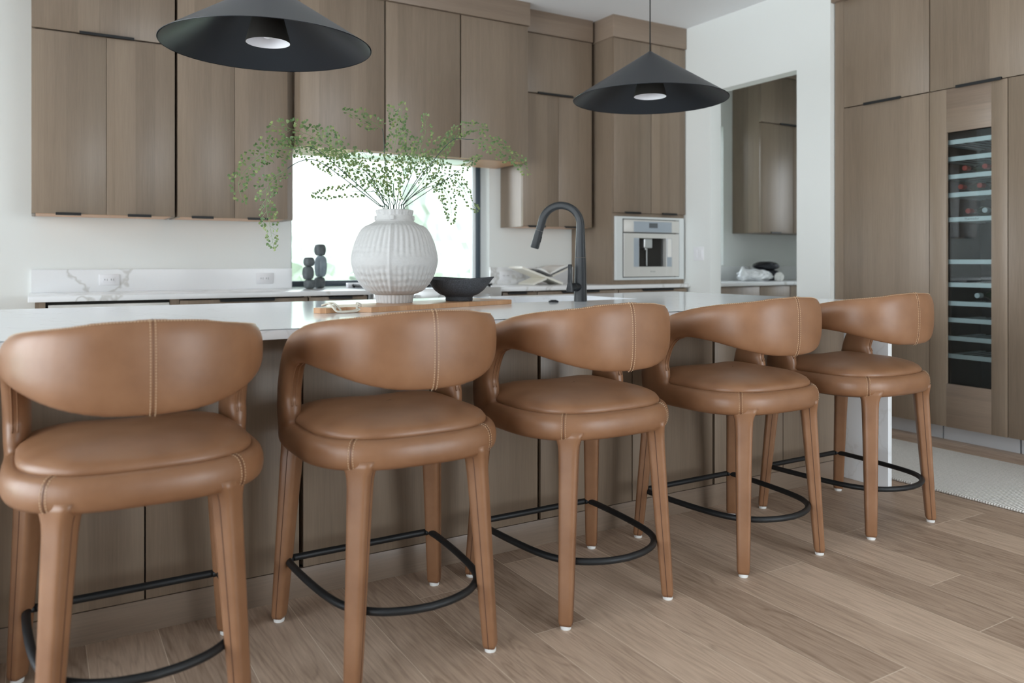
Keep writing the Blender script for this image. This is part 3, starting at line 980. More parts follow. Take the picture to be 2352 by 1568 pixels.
def crumple(name, c, sz, mat, label, seed, amp=.12, sub=4, freq=6, flatten=True):
    rr = random.Random(seed)
    bm_ = bmesh.new()
    bmesh.ops.create_icosphere(bm_, subdivisions=sub, radius=1)
    ph = [(rr.uniform(0, 6), *(rr.uniform(-freq, freq) for _ in range(3))) for _ in range(16)]
    zm = 0
    for v in bm_.verts:
        d = sum(abs(math.sin(a + v.co.x * p + v.co.y * q + v.co.z * s_)) for a, p, q, s_ in ph) / 16 - .6
        v.co *= 1 + d * amp * 4
        v.co.x *= sz[0]; v.co.y *= sz[1]; v.co.z *= sz[2]
        if v.co.z < -sz[2] * .8: v.co.z = -sz[2] * .8
    m = MB(); m.bm.free(); m.bm = bm_
    o = m.obj(name, mat, smooth=False)
    o.location = (c[0], c[1], c[2] + sz[2] * .8)
    return tag(o, label, 'bag')


ZP = .9225
bag = crumple('plastic_bag', (5.84, 5.24, ZP), (.20, .12, .062), M['plasticbag'], 'crumpled white plastic bag lying on the pantry counter', 3, .22)
for dx, dz, s_ in ((-.175, .045, .045),):
    b = MB(); b.tube([(5.84 + dx, 5.20, ZP + .005), (5.84 + dx - .01, 5.21, ZP + .07), (5.84 + dx + .02, 5.24, ZP + .13)], [.03, .04, .012], 10)
    b.obj('bag_neck', M['plasticbag'], bag, smooth=True)
crumple('paper_ball', (6.02, 5.10, ZP), (.042, .045, .045), M['paper'], 'small round white crumpled wad in front of the black bag', 5, .15)
t1 = crumple('black_bag', (6.12, 5.34, ZP), (.13, .12, .065), M['blackbag'], 'lower black plastic bag on the pantry counter', 8, .15)
t2 = crumple('black_bag', (6.08, 5.32, ZP + .105), (.145, .12, .045), M['blackbag'], 'upper black plastic bag with a pointed end, topmost in the pantry', 11, .1)
bmv = t2.data.vertices
for v in bmv:
    if v.co.x < -.05:
        k = (-.05 - v.co.x) / .1
        v.co.y *= max(.1, 1 - k); v.co.z *= max(.1, 1 - k); v.co.x -= k * .02
tag(bx('yellow_package', M['yellow'], 6.235, 6.28, 5.36, 5.44, ZP, ZP + .07, .004), 'small yellow package beside the black bags', 'package')

# ------------------------------------------------------------------ island
ZI = .914
IX0, IX1, IY0, IY1 = -.31, 3.59, 2.354, 3.893
SX0, SX1, SY0, SY1 = 1.93, 2.72, 3.235, 3.73
b = MB()
b.box(IX0, SX0, IY0, IY1, ZI - .03, ZI, .0015)
b.box(SX1, IX1, IY0, IY1, ZI - .03, ZI, .0015)
b.box(SX0, SX1, IY0, SY0, ZI - .03, ZI, .0015)
b.box(SX0, SX1, SY1, IY1, ZI - .03, ZI, .0015)
b = MB()
outer = [(IX0, IY0), (IX1, IY0), (IX1, IY1), (IX0, IY1)]
inner = [(SX0, SY0), (SX1, SY0), (SX1, SY1), (SX0, SY1)]
def vv(p, z): return b.bm.verts.new((p[0], p[1], z))
ot = [vv(p, ZI) for p in outer]; ob_ = [vv(p, ZI - .03) for p in outer]
it = [vv(p, ZI) for p in inner]; ib = [vv(p, ZI - .03) for p in inner]
for i in range(4):
    j = (i + 1) % 4
    b.bm.faces.new((ot[i], ot[j], it[j], it[i])); b.bm.faces.new((ob_[i], ob_[j], ib[j], ib[i]))
    b.bm.faces.new((ot[i], ot[j], ob_[j], ob_[i])); b.bm.faces.new((it[i], it[j], ib[j], ib[i]))
es = [e for e in b.bm.edges if all(v in ot for v in e.verts)]
bmesh.ops.bevel(b.bm, geom=es, offset=.003, segments=2, affect='EDGES')
ct = tag(b.obj('island_countertop', M['quartz'], angle=.6), 'long white quartz island worktop with waterfall ends', 'countertop')
bx('waterfall_panel', M['quartz'], IX1 - .03, IX1, IY0, IY1, 0, ZI - .0305, .0015, ct)
bx('waterfall_panel', M['quartz'], IX0, IX0 + .03, IY0, IY1, 0, ZI - .0305, .0015, ct)
# island fronts (stool side)
PY = 2.598
IE = (-.278, .747, 1.686, 2.632, 3.558)
MID = (.275, 1.216, 2.156, 3.096)
labs = ('island oak cabinet behind the nearest stool at the left', 'island oak cabinet behind the second stool from the left',
        'island oak cabinet behind the middle and fourth stools', 'island oak cabinet beside the white waterfall end')
for i in range(4):
    x0, x1 = IE[i] + (.006 if i else 0), IE[i + 1] - (.006 if i < 3 else 0)
    t = thing('island_cabinet', ((x0 + x1) / 2, 2.9, 0), labs[i], 'cabinet', 'oak cabinets in the island, stool side')
    b = MB()
    b.box(x0, x0 + .018, PY + .022, 3.15, .1, .882); b.box(x1 - .018, x1, PY + .022, 3.15, .1, .882)
    b.box(x0 + .018, x1 - .018, 3.13, 3.15, .1, .882); b.box(x0, x1, PY + .08, 3.15, 0, .1)
    b.box(x0 + .018, x1 - .018, PY + .03, 3.13, .1, .118)
    b.obj('carcass', M['oak'], t)
    for a, c in ((x0, MID[i] - .001), (MID[i] + .001, x1)):
        door_x(a, c, .0985, .880, PY, t)
pl = bx('island_plinth', M['oakh'], -.279, 3.559, PY + .002, PY + .02, 0, .0965, .001)
tag(pl, 'long oak plinth board along the foot of the island', 'plinth')
IE2 = (-.278, .75, 1.80, 2.84, 3.558)
for i in range(4):
    x0, x1 = IE2[i], IE2[i + 1] - .003
    t = thing('island_cabinet', ((x0 + x1) / 2, 3.5, 0), ('oak cabinet', 'oak cabinet', 'oak sink cabinet', 'oak cabinet')[i] + ' on the hidden far side of the island, ' + ('leftmost', 'second from left', 'under the sink', 'rightmost')[i], 'cabinet', 'oak cabinets on the hidden island side')
    b = MB()
    b.box(x0, x0 + .018, 3.155, 3.84, .1, .882); b.box(x1 - .018, x1, 3.155, 3.84, .1, .882)
    b.box(x0, x1, 3.155, 3.80, 0, .1); b.box(x0 + .018, x1 - .018, 3.155, 3.84, .1, .118)
    b.obj('carcass', M['oak'], t)
    door_x(x0, x1, .1, .88, 3.842, t)
# sink
t = thing('sink', ((SX0 + SX1) / 2, (SY0 + SY1) / 2, .66), 'white undermount sink sunk in the island by the black faucet', 'sink')
b = MB()
e = .012
b.box(SX0 - e, SX0 - .001, SY0 - e, SY1 + e, .67, .884); b.box(SX1 + .001, SX1 + e, SY0 - e, SY1 + e, .67, .884)
b.box(SX0, SX1, SY0 - e, SY0 - .001, .67, .884); b.box(SX0, SX1, SY1 + .001, SY1 + e, .67, .884)
b.box(SX0 - e, SX1 + e, SY0 - e, SY1 + e, .658, .67)
b.obj('basin', M['white'], t)
m = MB(); m.lathe([(.0, .0), (.045, .0), (.045, .003), (.0, .003)], 2.32, 3.5, .67, 24); m.obj('drain', M['steel'], t)

# faucet
FX, FYY = 2.312, 3.185
t = thing('faucet', (FX, FYY, ZI), 'tall matte black pull-down kitchen faucet on the island', 'faucet')
dxy = Vector((-.72, .69, 0)).normalized()
nrm = Vector((dxy.y, -dxy.x, 0))


def sqtube(path, sizes, mat, name, parent, corner=.28, nn=6):
    pts = [Vector(p) for p in path]
    rings = []
    for i, p in enumerate(pts):
        T = (pts[min(i + 1, len(pts) - 1)] - pts[max(i - 1, 0)]).normalized()
        A = nrm
        B = T.cross(A).normalized()
        s1, s2 = sizes[i]
        ring = []
        for k in range(24):
            a = 2 * PI * k / 24
            ca, sa = math.cos(a), math.sin(a)
            q = 4.5
            r = (abs(ca) ** q + abs(sa) ** q) ** (-1 / q)
            ring.append(p + A * (ca * r * s1) + B * (sa * r * s2))
        rings.append(ring)
    return MB().grid(rings, cap0=True, cap1=True).obj(name, mat, parent, angle=.7)


sqtube([(FX, FYY, ZI + z) for z in (0, .002, .15, .2165)], [(.031, .031), (.031, .031), (.0275, .0275), (.0262, .0262)], M['faucet'], 'body', t)
path = []
sizes = []
Rr = .098
ztop = 1.404 - Rr - .012
base = Vector((FX, FYY, 0))
for z in (ZI + .218, ZI + .26, ztop - .04, ztop):
    path.append(base + Vector((0, 0, z))); sizes.append((.0255 - .006 * (z - 1.13) / .17,) * 2)
N_ = 22
for k in range(1, N_ + 1):
    a = PI * k / N_ * .93
    path.append(base + dxy * (Rr - Rr * math.cos(a)) + Vector((0, 0, ztop + Rr * math.sin(a))))
    sizes.append((.0205, .0185))
lastp, T = path[-1], (path[-1] - path[-2]).normalized()
for l in (.03, .05):
    path.append(lastp + T * l); sizes.append((.0195, .0180))
sp = sqtube(path, sizes, M['faucet'], 'spout', t)
hp = path[-1]
hd = sqtube([hp + T * l for l in (.0015, .01, .06, .085, .092)], [(.0195, .018), (.020, .0185), (.021, .020), (.0215, .0205), (.020, .019)], M['faucet'], 'spray_head', t)
sqtube([hp + T * .03 - dxy * -.0 + (-dxy if False else dxy * -.019) + T * l for l in (0, .004, .03, .034)], [(.006, .002), (.007, .004), (.007, .004), (.006, .002)], M['faucet'], 'spray_button', hd)
# side lever
hb = Vector((FX, FYY, ZI + .072)); hdir = Vector((-.857, -.30, 0)).normalized()
m = MB(); m.tube([hb, hb + hdir * .03, hb + hdir * .055, hb + hdir * .0555, hb + hdir * .082, hb + hdir * .09], [.021, .021, .0205, .019, .0195, .018], 24)
lv = m.obj('handle_stub', M['faucet'], t, angle=.7)
m = MB()
q = hb + hdir * .088
for k, (z0, z1, r) in enumerate(((-.022, .112, .0),)):
    rings = []
    for z, w_, d_ in ((-.022, .006, .019), (-.01, .0065, .021), (.02, .006, .013), (.06, .0055, .011), (.108, .005, .0105), (.112, .003, .009)):
        ring = []
        side = Vector((-hdir.y, hdir.x, 0))
        for a in range(16):
            an = 2 * PI * a / 16
            r_ = (abs(math.cos(an)) ** 4 + abs(math.sin(an)) ** 4) ** -.25
            ring.append(q + hdir * (w_ * r_ * math.cos(an) + .002) + side * (d_ * r_ * math.sin(an)) + Vector((0, 0, z)))
        rings.append(ring)
    m.grid(rings, cap0=True, cap1=True)
m.obj('lever', M['faucet'], t, angle=.7)
m = MB(); m.lathe([(.0, 0), (.024, 0), (.025, .004), (.022, .008), (.016, .008), (.015, .011), (0, .011)], 2.150, 3.185, ZI, 32)
tag(m.obj('air_switch', M['faucet'], angle=.6), 'small round black button on the island worktop left of the faucet', 'button')

# ------------------------------------------------------------------ pendants
def pendant(x, y, label):
    zr = 1.957
    t = thing('pendant_lamp', (x, y, ZC), label, 'pendant lamp', 'black cone pendants over the island')
    R0 = .402
    m = MB()
    m.lathe([(R0, zr), (R0 + .001, zr + .002), (.02, zr + .246), (.006, zr + .256), (.006, zr + .245), (.014, zr + .240), (R0 - .004, zr + .001)], x, y, 0, 128, cap0=False, cap1=False)
    # close loop rim
    sh = m.obj('lamp_shade', M['lampblack'], t, angle=.5)
    m = MB()
    m.lathe([(.084, zr + .018), (.0865, zr + .018), (.052, zr + .15), (.050, zr + .15)], x, y, 0, 64, cap0=False, cap1=False)
    m.obj('inner_cone', M['gap'], t, angle=.5)
    m = MB()
    m.lathe([(.0835, zr + .018), (.0492, zr + .149), (.0, zr + .149)], x, y, 0, 64, cap0=False, cap1=True)
    m.obj('reflector', M['lampwhite'], t, angle=.5)
    m = MB()
    m.lathe([(.012, zr + .147), (.014, zr + .11), (.026, zr + .095), (.032, zr + .072), (.028, zr + .05), (.015, zr + .038), (.001, zr + .035)], x, y, 0, 32)
    m.obj('bulb', M['bulb'], t, smooth=True)
    m = MB(); m.tube([(x, y, zr + .248), (x, y, ZC - .02)], .0032, 10)
    m.obj('cord', M['black'], t, smooth=True)
    m = MB(); m.lathe([(.06, -.025), (.062, -.022), (.062, 0), (0, 0)], x, y, ZC, 40)
    m.obj('ceiling_rose', M['black'], t, angle=.6)


pendant(.777, 3.162, 'large black cone pendant lamp at the left, cut by the top edge')
pendant(2.749, 3.168, 'black cone pendant lamp at the right, hanging in front of the coffee cabinet')

# ------------------------------------------------------------------ bar stools
YS = 2.217


def plan_pt(y, a=.268, bR=.300, n=2.45):
    """half plan (x>0) of the backrest centre line for local y"""
    if y < 0:
        return a * max(0.0, 1 - (abs(y) / bR) ** n) ** (1 / n)
    return a - .010 * (y / .2) ** 2


# arc-length table along the plan from rear centre to the front
tab = []
ang = [i / 400 for i in range(401)]
ptsp = []
for i in range(401):
    f = i / 400
    # angle parameter for the rear arc
    th = f * PI / 2
    c_, s_ = math.cos(th), math.sin(th)
    r_ = ((s_ / .268) ** 2.45 + (c_ / .300) ** 2.45) ** (-1 / 2.45)
    ptsp.append((r_ * s_, -r_ * c_))
for i in range(1, 200):
    y = i / 199 * .30
    ptsp.append((plan_pt(y), y))
acc = 0
arc = [0]
for i in range(1, len(ptsp)):
    acc += math.dist(ptsp[i], ptsp[i - 1])
    arc.append(acc)


def plan_at(s):
    """signed arc length -> x, y, tangent (pointing to the front), outward normal"""
    sg = 1 if s >= 0 else -1
    a_ = min(abs(s), arc[-1] - 1e-6)
    lo, hi = 0, len(arc) - 1
    while hi - lo > 1:
        mid = (lo + hi) // 2
        if arc[mid] <= a_: lo = mid
        else: hi = mid
    f = (a_ - arc[lo]) / max(1e-9, arc[hi] - arc[lo])
    x = ptsp[lo][0] + (ptsp[hi][0] - ptsp[lo][0]) * f
    y = ptsp[lo][1] + (ptsp[hi][1] - ptsp[lo][1]) * f
    i0, i1 = max(lo - 4, 0), min(hi + 4, len(ptsp) - 1)
    tx, ty = ptsp[i1][0] - ptsp[i0][0], ptsp[i1][1] - ptsp[i0][1]
    l = math.hypot(tx, ty); tx /= l; ty /= l
    if lo < 4: tx, ty = 1, 0
    nx, ny = ty, -tx
    return Vector((sg * x, y, 0)), Vector((sg * tx, ty, 0)), Vector((sg * nx, ny, 0))


def s_of_y(y):
    for i in range(len(ptsp)):
        if ptsp[i][1] >= y:
            return arc[i]
    return arc[-1]


# key sections: local y, centre z, width across the band, thickness
KEYS = [(-.300, .879, .217, .050), (-.290, .880, .208, .051), (-.262, .882, .186, .053), (-.18, .889, .146, .056), (-.10, .8875, .118, .058), (-.03, .880, .100, .060),
        (.035, .862, .096, .061), (.085, .825, .106, .062), (.118, .780, .118, .062), (.142, .725, .134, .062), (.146, .672, .158, .060), (.150, .612, .150, .052)]


def leather_stool():
    t = thing('bar_stool', (0, YS, 0), 'x', 'bar stool')
    Z = lambda x, y, z: (x, YS + y, z)
    # --- backrest and arms: one continuous band
    half = [(s_of_y(k[0]) if i else 0.0,) + k[1:] for i, k in enumerate(KEYS)]
    hs = catmull(half, 56)
    full = [(-a, z, w_, th) for a, z, w_, th in hs[:0:-1]] + hs
    n = len(full)
    rings = []
    P2 = [Vector((f[0], f[1])) for f in full]
    for i, (s, z, w_, th) in enumerate(full):
        T2 = (P2[min(i + 1, n - 1)] - P2[max(i - 1, 0)]).normalized()
        W2 = Vector((-T2.y, T2.x))
        ring = []
        for k in range(28):
            a = 2 * PI * k / 28
            ca, sa = math.cos(a), math.sin(a)
            q = 2.5
            u_ = (abs(ca) ** (2 / q)) * (1 if ca > 0 else -1) * w_ / 2
            v_ = (abs(sa) ** (2 / q)) * (1 if sa > 0 else -1) * th / 2
            ss = s + W2.x * u_
            zz = z + W2.y * u_
            p, tt, nn = plan_at(ss) if abs(s) > 1e-6 else plan_at(ss)
            if abs(ss) < 1e-4: nn = Vector((0, -1, 0))
            ring.append(Vector((p.x, p.y + YS, zz)) + nn * v_ * (1))
        rings.append(ring)
    band = rings

    # --- seat frame ring
    def plan_ring(a, bb, inset, z, n_=80, e_=2.7, yo=-.008):
        pts = []
        for k in range(n_):
            th = 2 * PI * k / n_
            c_, s_ = math.cos(th), math.sin(th)
            ee = e_ if s_ < 0 else e_ + 2.2 * min(1, s_ * 2)
            bq = bb if s_ < 0 else bb - .012 * min(1, s_ * 2)
            r_ = ((abs(c_) / a) ** ee + (abs(s_) / bq) ** ee) ** (-1 / ee)
            r_ -= inset
            pts.append((r_ * c_, YS + yo + r_ * s_, z))
        return pts
    A_, B_ = .297, .284
    prof = [(.28, .570), (.06, .566), (.03, .562), (.014, .565), (.004, .576), (0, .593), (.001, .614), (.006, .630), (.015, .641), (.027, .646), (.037, .644), (.044, .634), (.050, .62), (.28, .62)]
    rings = [plan_ring(A_, B_, i_, z) for i_, z in prof]
    m = MB().grid(band, cap0=True, cap1=True).grid(rings, cap0=True, cap1=True)
    tmp = m.obj('shell', M['leather'])
    md = tmp.modifiers.new('r', 'REMESH'); md.mode = 'VOXEL'; md.voxel_size = .0058; md.adaptivity = 0
    ms = tmp.modifiers.new('s', 'SMOOTH'); ms.factor = .5; ms.iterations = 9
    me = bpy.data.meshes.new_from_object(tmp.evaluated_get(bpy.context.evaluated_depsgraph_get()))
    bpy.data.objects.remove(tmp)
    allv = [v.co.copy() for v in me.vertices]
    alln = [v.normal.copy() for v in me.vertices]

    def cut_of(c): return c.z > .668

    def take(name, want):
        fs = [tuple(p.vertices) for p in me.polygons if cut_of(p.center) == want]
        used = sorted({i for f in fs for i in f})
        mp = {i: k for k, i in enumerate(used)}
        m2 = bpy.data.meshes.new(name)
        m2.from_pydata([allv[i] - Vector((0, YS, 0)) for i in used], [], [tuple(mp[i] for i in f) for f in fs])
        m2.polygons.foreach_set('use_smooth', [True] * len(m2.polygons))
        m2.materials.append(M['leather'])
        m2.normals_split_custom_set_from_vertices([alln[i] for i in used])
        o = bpy.data.objects.new(name, m2)
        COL.objects.link(o)
        o.parent = t
        return o
    back = take('backrest', True)
    fr_ = take('seat_frame', False)
    # --- cushion
    rings = []
    for i in range(17):
        f = i / 16
        if f < .25:
            g = f / .25
            ins = .041 - .009 * math.sin(g * PI / 2); z = .622 + g * .032
        else:
            g = (f - .25) / .75
            ins = .032 + .252 * g ** 1.3
            z = .654 + .048 * math.sin(min(1, g * 1.15) * PI / 2) ** .72
            if g > .86: z = .702 + .001 * (g - .86)
        rings.append(plan_ring(A_, B_, min(ins, .2835), z))
    MB().grid(rings, cap0=True, cap1=True).obj('seat_cushion', M['leather'], t, smooth=True)
    # --- under frame (black dust cover)
    MB().grid([plan_ring(A_, B_, .05, .558), plan_ring(A_, B_, .05, .568)], cap0=True, cap1=True).obj('dust_cover', M['black'], t)
    # --- legs
    for sx_ in (-1, 1):
        for rear in (True, False):
            if rear: bxy, txy = (sx_ * .205, -.25), (sx_ * .172, -.222)
            else: bxy, txy = (sx_ * .265, .250), (sx_ * .232, .205)
            rad = Vector((sx_ * .72, -.70 if rear else .70, 0)).normalized()
            tan = Vector((-rad.y, rad.x, 0))
            rings = []
            zs = [(.592, .050, .036), (.572, .041, .033), (.560, .0355, .031), (.545, .0318, .029), (.52, .0300, .0275), (.40, .0272, .0255), (.25, .0250, .023), (.10, .0228, .0205), (.022, .0212, .019), (.012, .0185, .016)]
            if not rear: zs[0] = (.590, .030, .030); zs[1] = (.56, .029, .029); zs[2] = (.545, .0285, .0285); zs[3] = (.525, .0285, .028)
            for z, wt, wr in zs:
                f = (z - .012) / .578
                cx_ = bxy[0] + (txy[0] - bxy[0]) * f
                cy_ = bxy[1] + (txy[1] - bxy[1]) * f
                ring = []
                for k in range(28):
                    a = 2 * PI * k / 28 + PI / 28
                    ca, sa = math.cos(a), math.sin(a)
                    r_ = (abs(ca) ** 6 + abs(sa) ** 6) ** (-1 / 6)
                    q = Vector((cx_, cy_ + YS, z)) + tan * (ca * r_ * wt) + rad * (sa * r_ * wr)
                    ring.append(q)
                rings.append(ring)
            leg = MB().grid(rings, cap0=True, cap1=True).obj('leg', M['leather'], t, smooth=True)
            # seams down both side faces
            for sd in (-1, 1):
                m = MB()
                pa = []
                for z, wt, wr in zs[2:]:
                    f = (z - .012) / .578
                    q = Vector((bxy[0] + (txy[0] - bxy[0]) * f, bxy[1] + (txy[1] - bxy[1]) * f + YS, z)) + tan * sd * (wt * 1.0)
                    pa.append(q)
                m.tube(pa, .0013, 6)
                m.obj('leg_seam', M['seam'], leg)
            m = MB()
            m.lathe([(.0, 0), (.0155, 0), (.0165, .003), (.0165, .012), (0, .012)], bxy[0], bxy[1] + YS, 0, 20)
            m.obj('foot_pad', M['pad'], leg, smooth=False)
    # --- footrest loop
    ZF = .19
    kp = [(0, .243), (.20, .243), (.232, .238), (.244, .215), (.238, .06), (.222, -.09), (.195, -.185), (.14, -.250), (.07, -.284), (0, -.295)]
    hp_ = catmull(kp, 46)
    loop = [(x, y) for x, y in hp_] + [(-x, y) for x, y in hp_[-2:0:-1]]
    MB().tube([(x, YS + y, ZF) for x, y in loop], .0108, 12, closed=True).obj('footrest', M['black'], t, smooth=True)

    # --- stitching: little dashes lying on the leather
    def dashes(m, pts, nrms, dash=.0046, gap=.0022, wdt=.0015):
        pts = [Vector(p) for p in pts]
        d = [0]
        for i in range(1, len(pts)): d.append(d[-1] + (pts[i] - pts[i - 1]).length)
        L_ = d[-1]
        s = 0.001
        i = 0

        def at_(s):
            j = 0
            while j < len(d) - 2 and d[j + 1] < s: j += 1
            f = (s - d[j]) / max(1e-9, d[j + 1] - d[j])
            return pts[j].lerp(pts[j + 1], f), nrms[j].lerp(nrms[j + 1], f).normalized()
        while s + dash < L_:
            p, nn = at_(s); q, n2 = at_(s + dash)
            T = (q - p)
            if T.length < 1e-6: break
            sd = T.cross(nn).normalized() * wdt * .5
            o = nn * .0010
            a = [p + sd, p - sd, q - sd, q + sd]
            lo = [m.bm.verts.new(x - nn * .0005) for x in a]
            mid = [m.bm.verts.new(p.lerp(q, .25) + sd * .7 + o), m.bm.verts.new(p.lerp(q, .25) - sd * .7 + o), m.bm.verts.new(p.lerp(q, .75) - sd * .7 + o), m.bm.verts.new(p.lerp(q, .75) + sd * .7 + o)]
            m.bm.faces.new(mid)
            for k in range(4):
                m.bm.faces.new((lo[k], lo[(k + 1) % 4], mid[(k + 1) % 4], mid[k]))
            s += dash + gap
    # centre seam of the backrest: two rows on the outer face
    th0 = .050
    for ox in (-.0055, .0055):
        m = MB()
        pts, nr = [], []
        for k in range(31):
            a = -PI / 2 * .98 + PI * .98 * k / 30
            q = 2.5
            sa, ca = math.sin(a), math.cos(a)
            u_ = abs(sa) ** (2 / q) * (1 if sa > 0 else -1) * .217 / 2
            v_ = abs(ca) ** (2 / q) * th0 / 2
            pts.append(Vector((ox, YS - .300 - v_, .879 + u_)))
            nr.append(Vector((0, -abs(ca) - .01, sa)).normalized())
        dashes(m, pts, nr)
        m.obj('stitching', M['stitch'], back)
    # rows just under the top edge, along the whole back
    for av in (.30,):
        m = MB()
        pts, nr = [], []
        for i, (s, z, w_, th) in enumerate(full):
            if abs(s) > s_of_y(-.04): continue
            T2 = (P2[min(i + 1, n - 1)] - P2[max(i - 1, 0)]).normalized()
            W2 = Vector((-T2.y, T2.x))
            q = 2.5
            u_ = math.cos(av) ** (2 / q) * w_ / 2; v_ = math.sin(av) ** (2 / q) * th / 2
            p, tt, nn = plan_at(s + W2.x * u_)
            if abs(s) < 1e-4: nn = Vector((0, -1, 0))
            pts.append(Vector((p.x, p.y + YS, z + W2.y * u_)) + nn * v_)
            nr.append((nn * .6 + Vector((0, 0, .8))).normalized())
        dashes(m, pts, nr)
        m.obj('stitching', M['stitch'], back)
    # seams across the seat frame above each rear leg
    for sx_ in (-1, 1):
        for off_ in (-.006, .006):
            m = MB()
            th = math.atan2(-.225, sx_ * .200) + off_ / .30
            pts, nr = [], []
            for (i_, z) in prof[2:11]:
                c_, s_ = math.cos(th), math.sin(th)
                r_ = ((abs(c_) / A_) ** 2.7 + (abs(s_) / B_) ** 2.7) ** (-1 / 2.7) - i_
                pts.append(Vector((r_ * c_, YS - .008 + r_ * s_, z)))
                up = (z - .604) / .043
                nr.append(Vector((c_, s_, up)).normalized())
            dashes(m, pts, nr, wdt=.0012)
            m.obj('stitching', M['stitch'], fr_)
    # piping inside the arms and centre groove
    for sx_ in (-1, 1):
        for dn in (-.006, .006):
            m = MB()
            pa = []
            for i, (s, z, w_, th) in enumerate(hs):
                if s < s_of_y(-.01) or i > len(hs) - 8: continue
                T2 = (Vector(hs[min(i + 1, len(hs) - 1)][:2]) - Vector(hs[i - 1][:2])).normalized()
                W2 = Vector((-T2.y, T2.x))
                p, tt, nn = plan_at(s - W2.x * w_ * .497)
                pa.append(Vector((sx_ * p.x, p.y + YS, z - W2.y * w_ * .497)) + Vector((sx_ * nn.x, nn.y, 0)) * dn)
            m.tube(pa, .0022, 6)
            m.obj('piping', M['leather'], back, smooth=True)
    m = MB()
    m.tube([Vector((0, YS - .300 - abs(math.cos(a)) ** .8 * .0250, .879 + (abs(math.sin(a)) ** .8) * (1 if a > 0 else -1) * .1085)) for a in [(-.97 + 1.94 * k / 40) * PI / 2 for k in range(41)]], .0006, 6)
    m.obj('seam', M['seam'], back)
    for sx_ in (-1, 1):
        th = math.atan2(-.225, sx_ * .200)
        pts = []
        for (i_, z) in prof[2:11]:
            c_, s_ = math.cos(th), math.sin(th)
            r_ = ((abs(c_) / A_) ** 2.7 + (abs(s_) / B_) ** 2.7) ** (-1 / 2.7) - i_
            pts.append(Vector((r_ * c_, YS - .008 + r_ * s_, z)))
        m = MB(); m.tube(pts, .0008, 6)
        m.obj('seam', M['seam'], fr_)
    return t


stool = leather_stool()
SL = ('tan leather bar stool nearest the camera, at the left picture edge', 'tan leather bar stool second from the left, in front of the vase',
      'tan leather bar stool in the middle of the five', 'tan leather bar stool fourth from the left, below the right pendant',
      'tan leather bar stool farthest away, beside the white waterfall end')
SXs = (.217, .905, 1.578, 2.342, 3.068)
for i, x in enumerate(SXs):
    o = stool if i == 0 else copy_tree(stool)
    o.location = (x, YS, 0)
    o['label'] = SL[i]; o['category'] = 'bar stool'; o['group'] = 'tan leather bar stools along the island'

# ------------------------------------------------------------------ board, vase, bowl on the island
ZB0, ZB1 = ZI + .0005, ZI + .0205
# serving board outline
c0 = Vector((1.111, 2.911)); c1 = Vector((1.894, 3.155)); ex = (c1 - c0).normalized(); ey = Vector((-ex.y, ex.x))
Lb, Wb = (c1 - c0).length, .245
def bp(a, c): return c0 + ex * a + ey * c
ol = [bp(0, 0), bp(Lb, 0), bp(Lb, Wb), bp(0, Wb), bp(-.03, Wb - .05), bp(-.055, Wb - .085), bp(-.15, Wb - .085), bp(-.165, Wb - .10), bp(-.165, .10), bp(-.15, .085), bp(-.055, .085), bp(-.03, .05)]
b = MB()
top = [b.bm.verts.new((p.x, p.y, ZB1)) for p in ol]; bot = [b.bm.verts.new((p.x, p.y, ZB0)) for p in ol]
b.bm.faces.new(top); b.bm.faces.new(bot[::-1])
for i in range(len(ol)): b.bm.faces.new((top[i], top[(i + 1) % len(ol)], bot[(i + 1) % len(ol)], bot[i]))
bmesh.ops.bevel(b.bm, geom=[e for e in b.bm.edges if all(v in top for v in e.verts)], offset=.0015, segments=2, affect='EDGES')
tag(b.obj('serving_board', M['board']), 'long acacia wood serving board with a handle under the vase', 'serving board')
# second handle tier, rope
m = MB()
r0 = bp(-.115, .085)
def rp_(a, c, z): q = bp(a, c); return (q.x, q.y, z)
ropep = [rp_(-.12, .135, ZB1 + .010), rp_(-.125, .10, ZB1 + .016), rp_(-.13, .070, ZB1 + .004), rp_(-.12, .055, ZI + .008), rp_(-.085, .05, ZI + .007), rp_(-.045, .052, ZI + .008), rp_(-.02, .05, ZI + .016), rp_(-.015, .055, ZI + .032), rp_(-.028, .06, ZI + .036)]
m.tube(catmull(ropep, 40), .0042, 10)
ropeq = [rp_(-.135, .135, ZB1 + .008), rp_(-.115, .09, ZB1 + .018), rp_(-.10, .062, ZI + .012), rp_(-.11, .052, ZI + .006), rp_(-.075, .042, ZI + .006), rp_(-.04, .046, ZI + .006), rp_(-.022, .045, ZI + .010)]
m.tube(catmull(ropeq, 34), .0040, 10)
for ctr, r_ in ((rp_(-.024, .05, ZI + .014), .010), (rp_(-.122, .075, ZB1 + .002), .009), (rp_(-.018, .053, ZI + .03), .008)):
    pts = [(ctr[0] + r_ * math.cos(t_ * .9) * .8, ctr[1] + r_ * math.sin(t_ * 1.3) * .8, ctr[2] + r_ * .6 * math.sin(t_ * .7)) for t_ in range(14)]
    m.tube(catmull(pts, 60), .0038, 8)
tag(m.obj('rope_loop', M['rope'], smooth=True), 'knotted cotton rope loop on the serving board handle', 'rope')

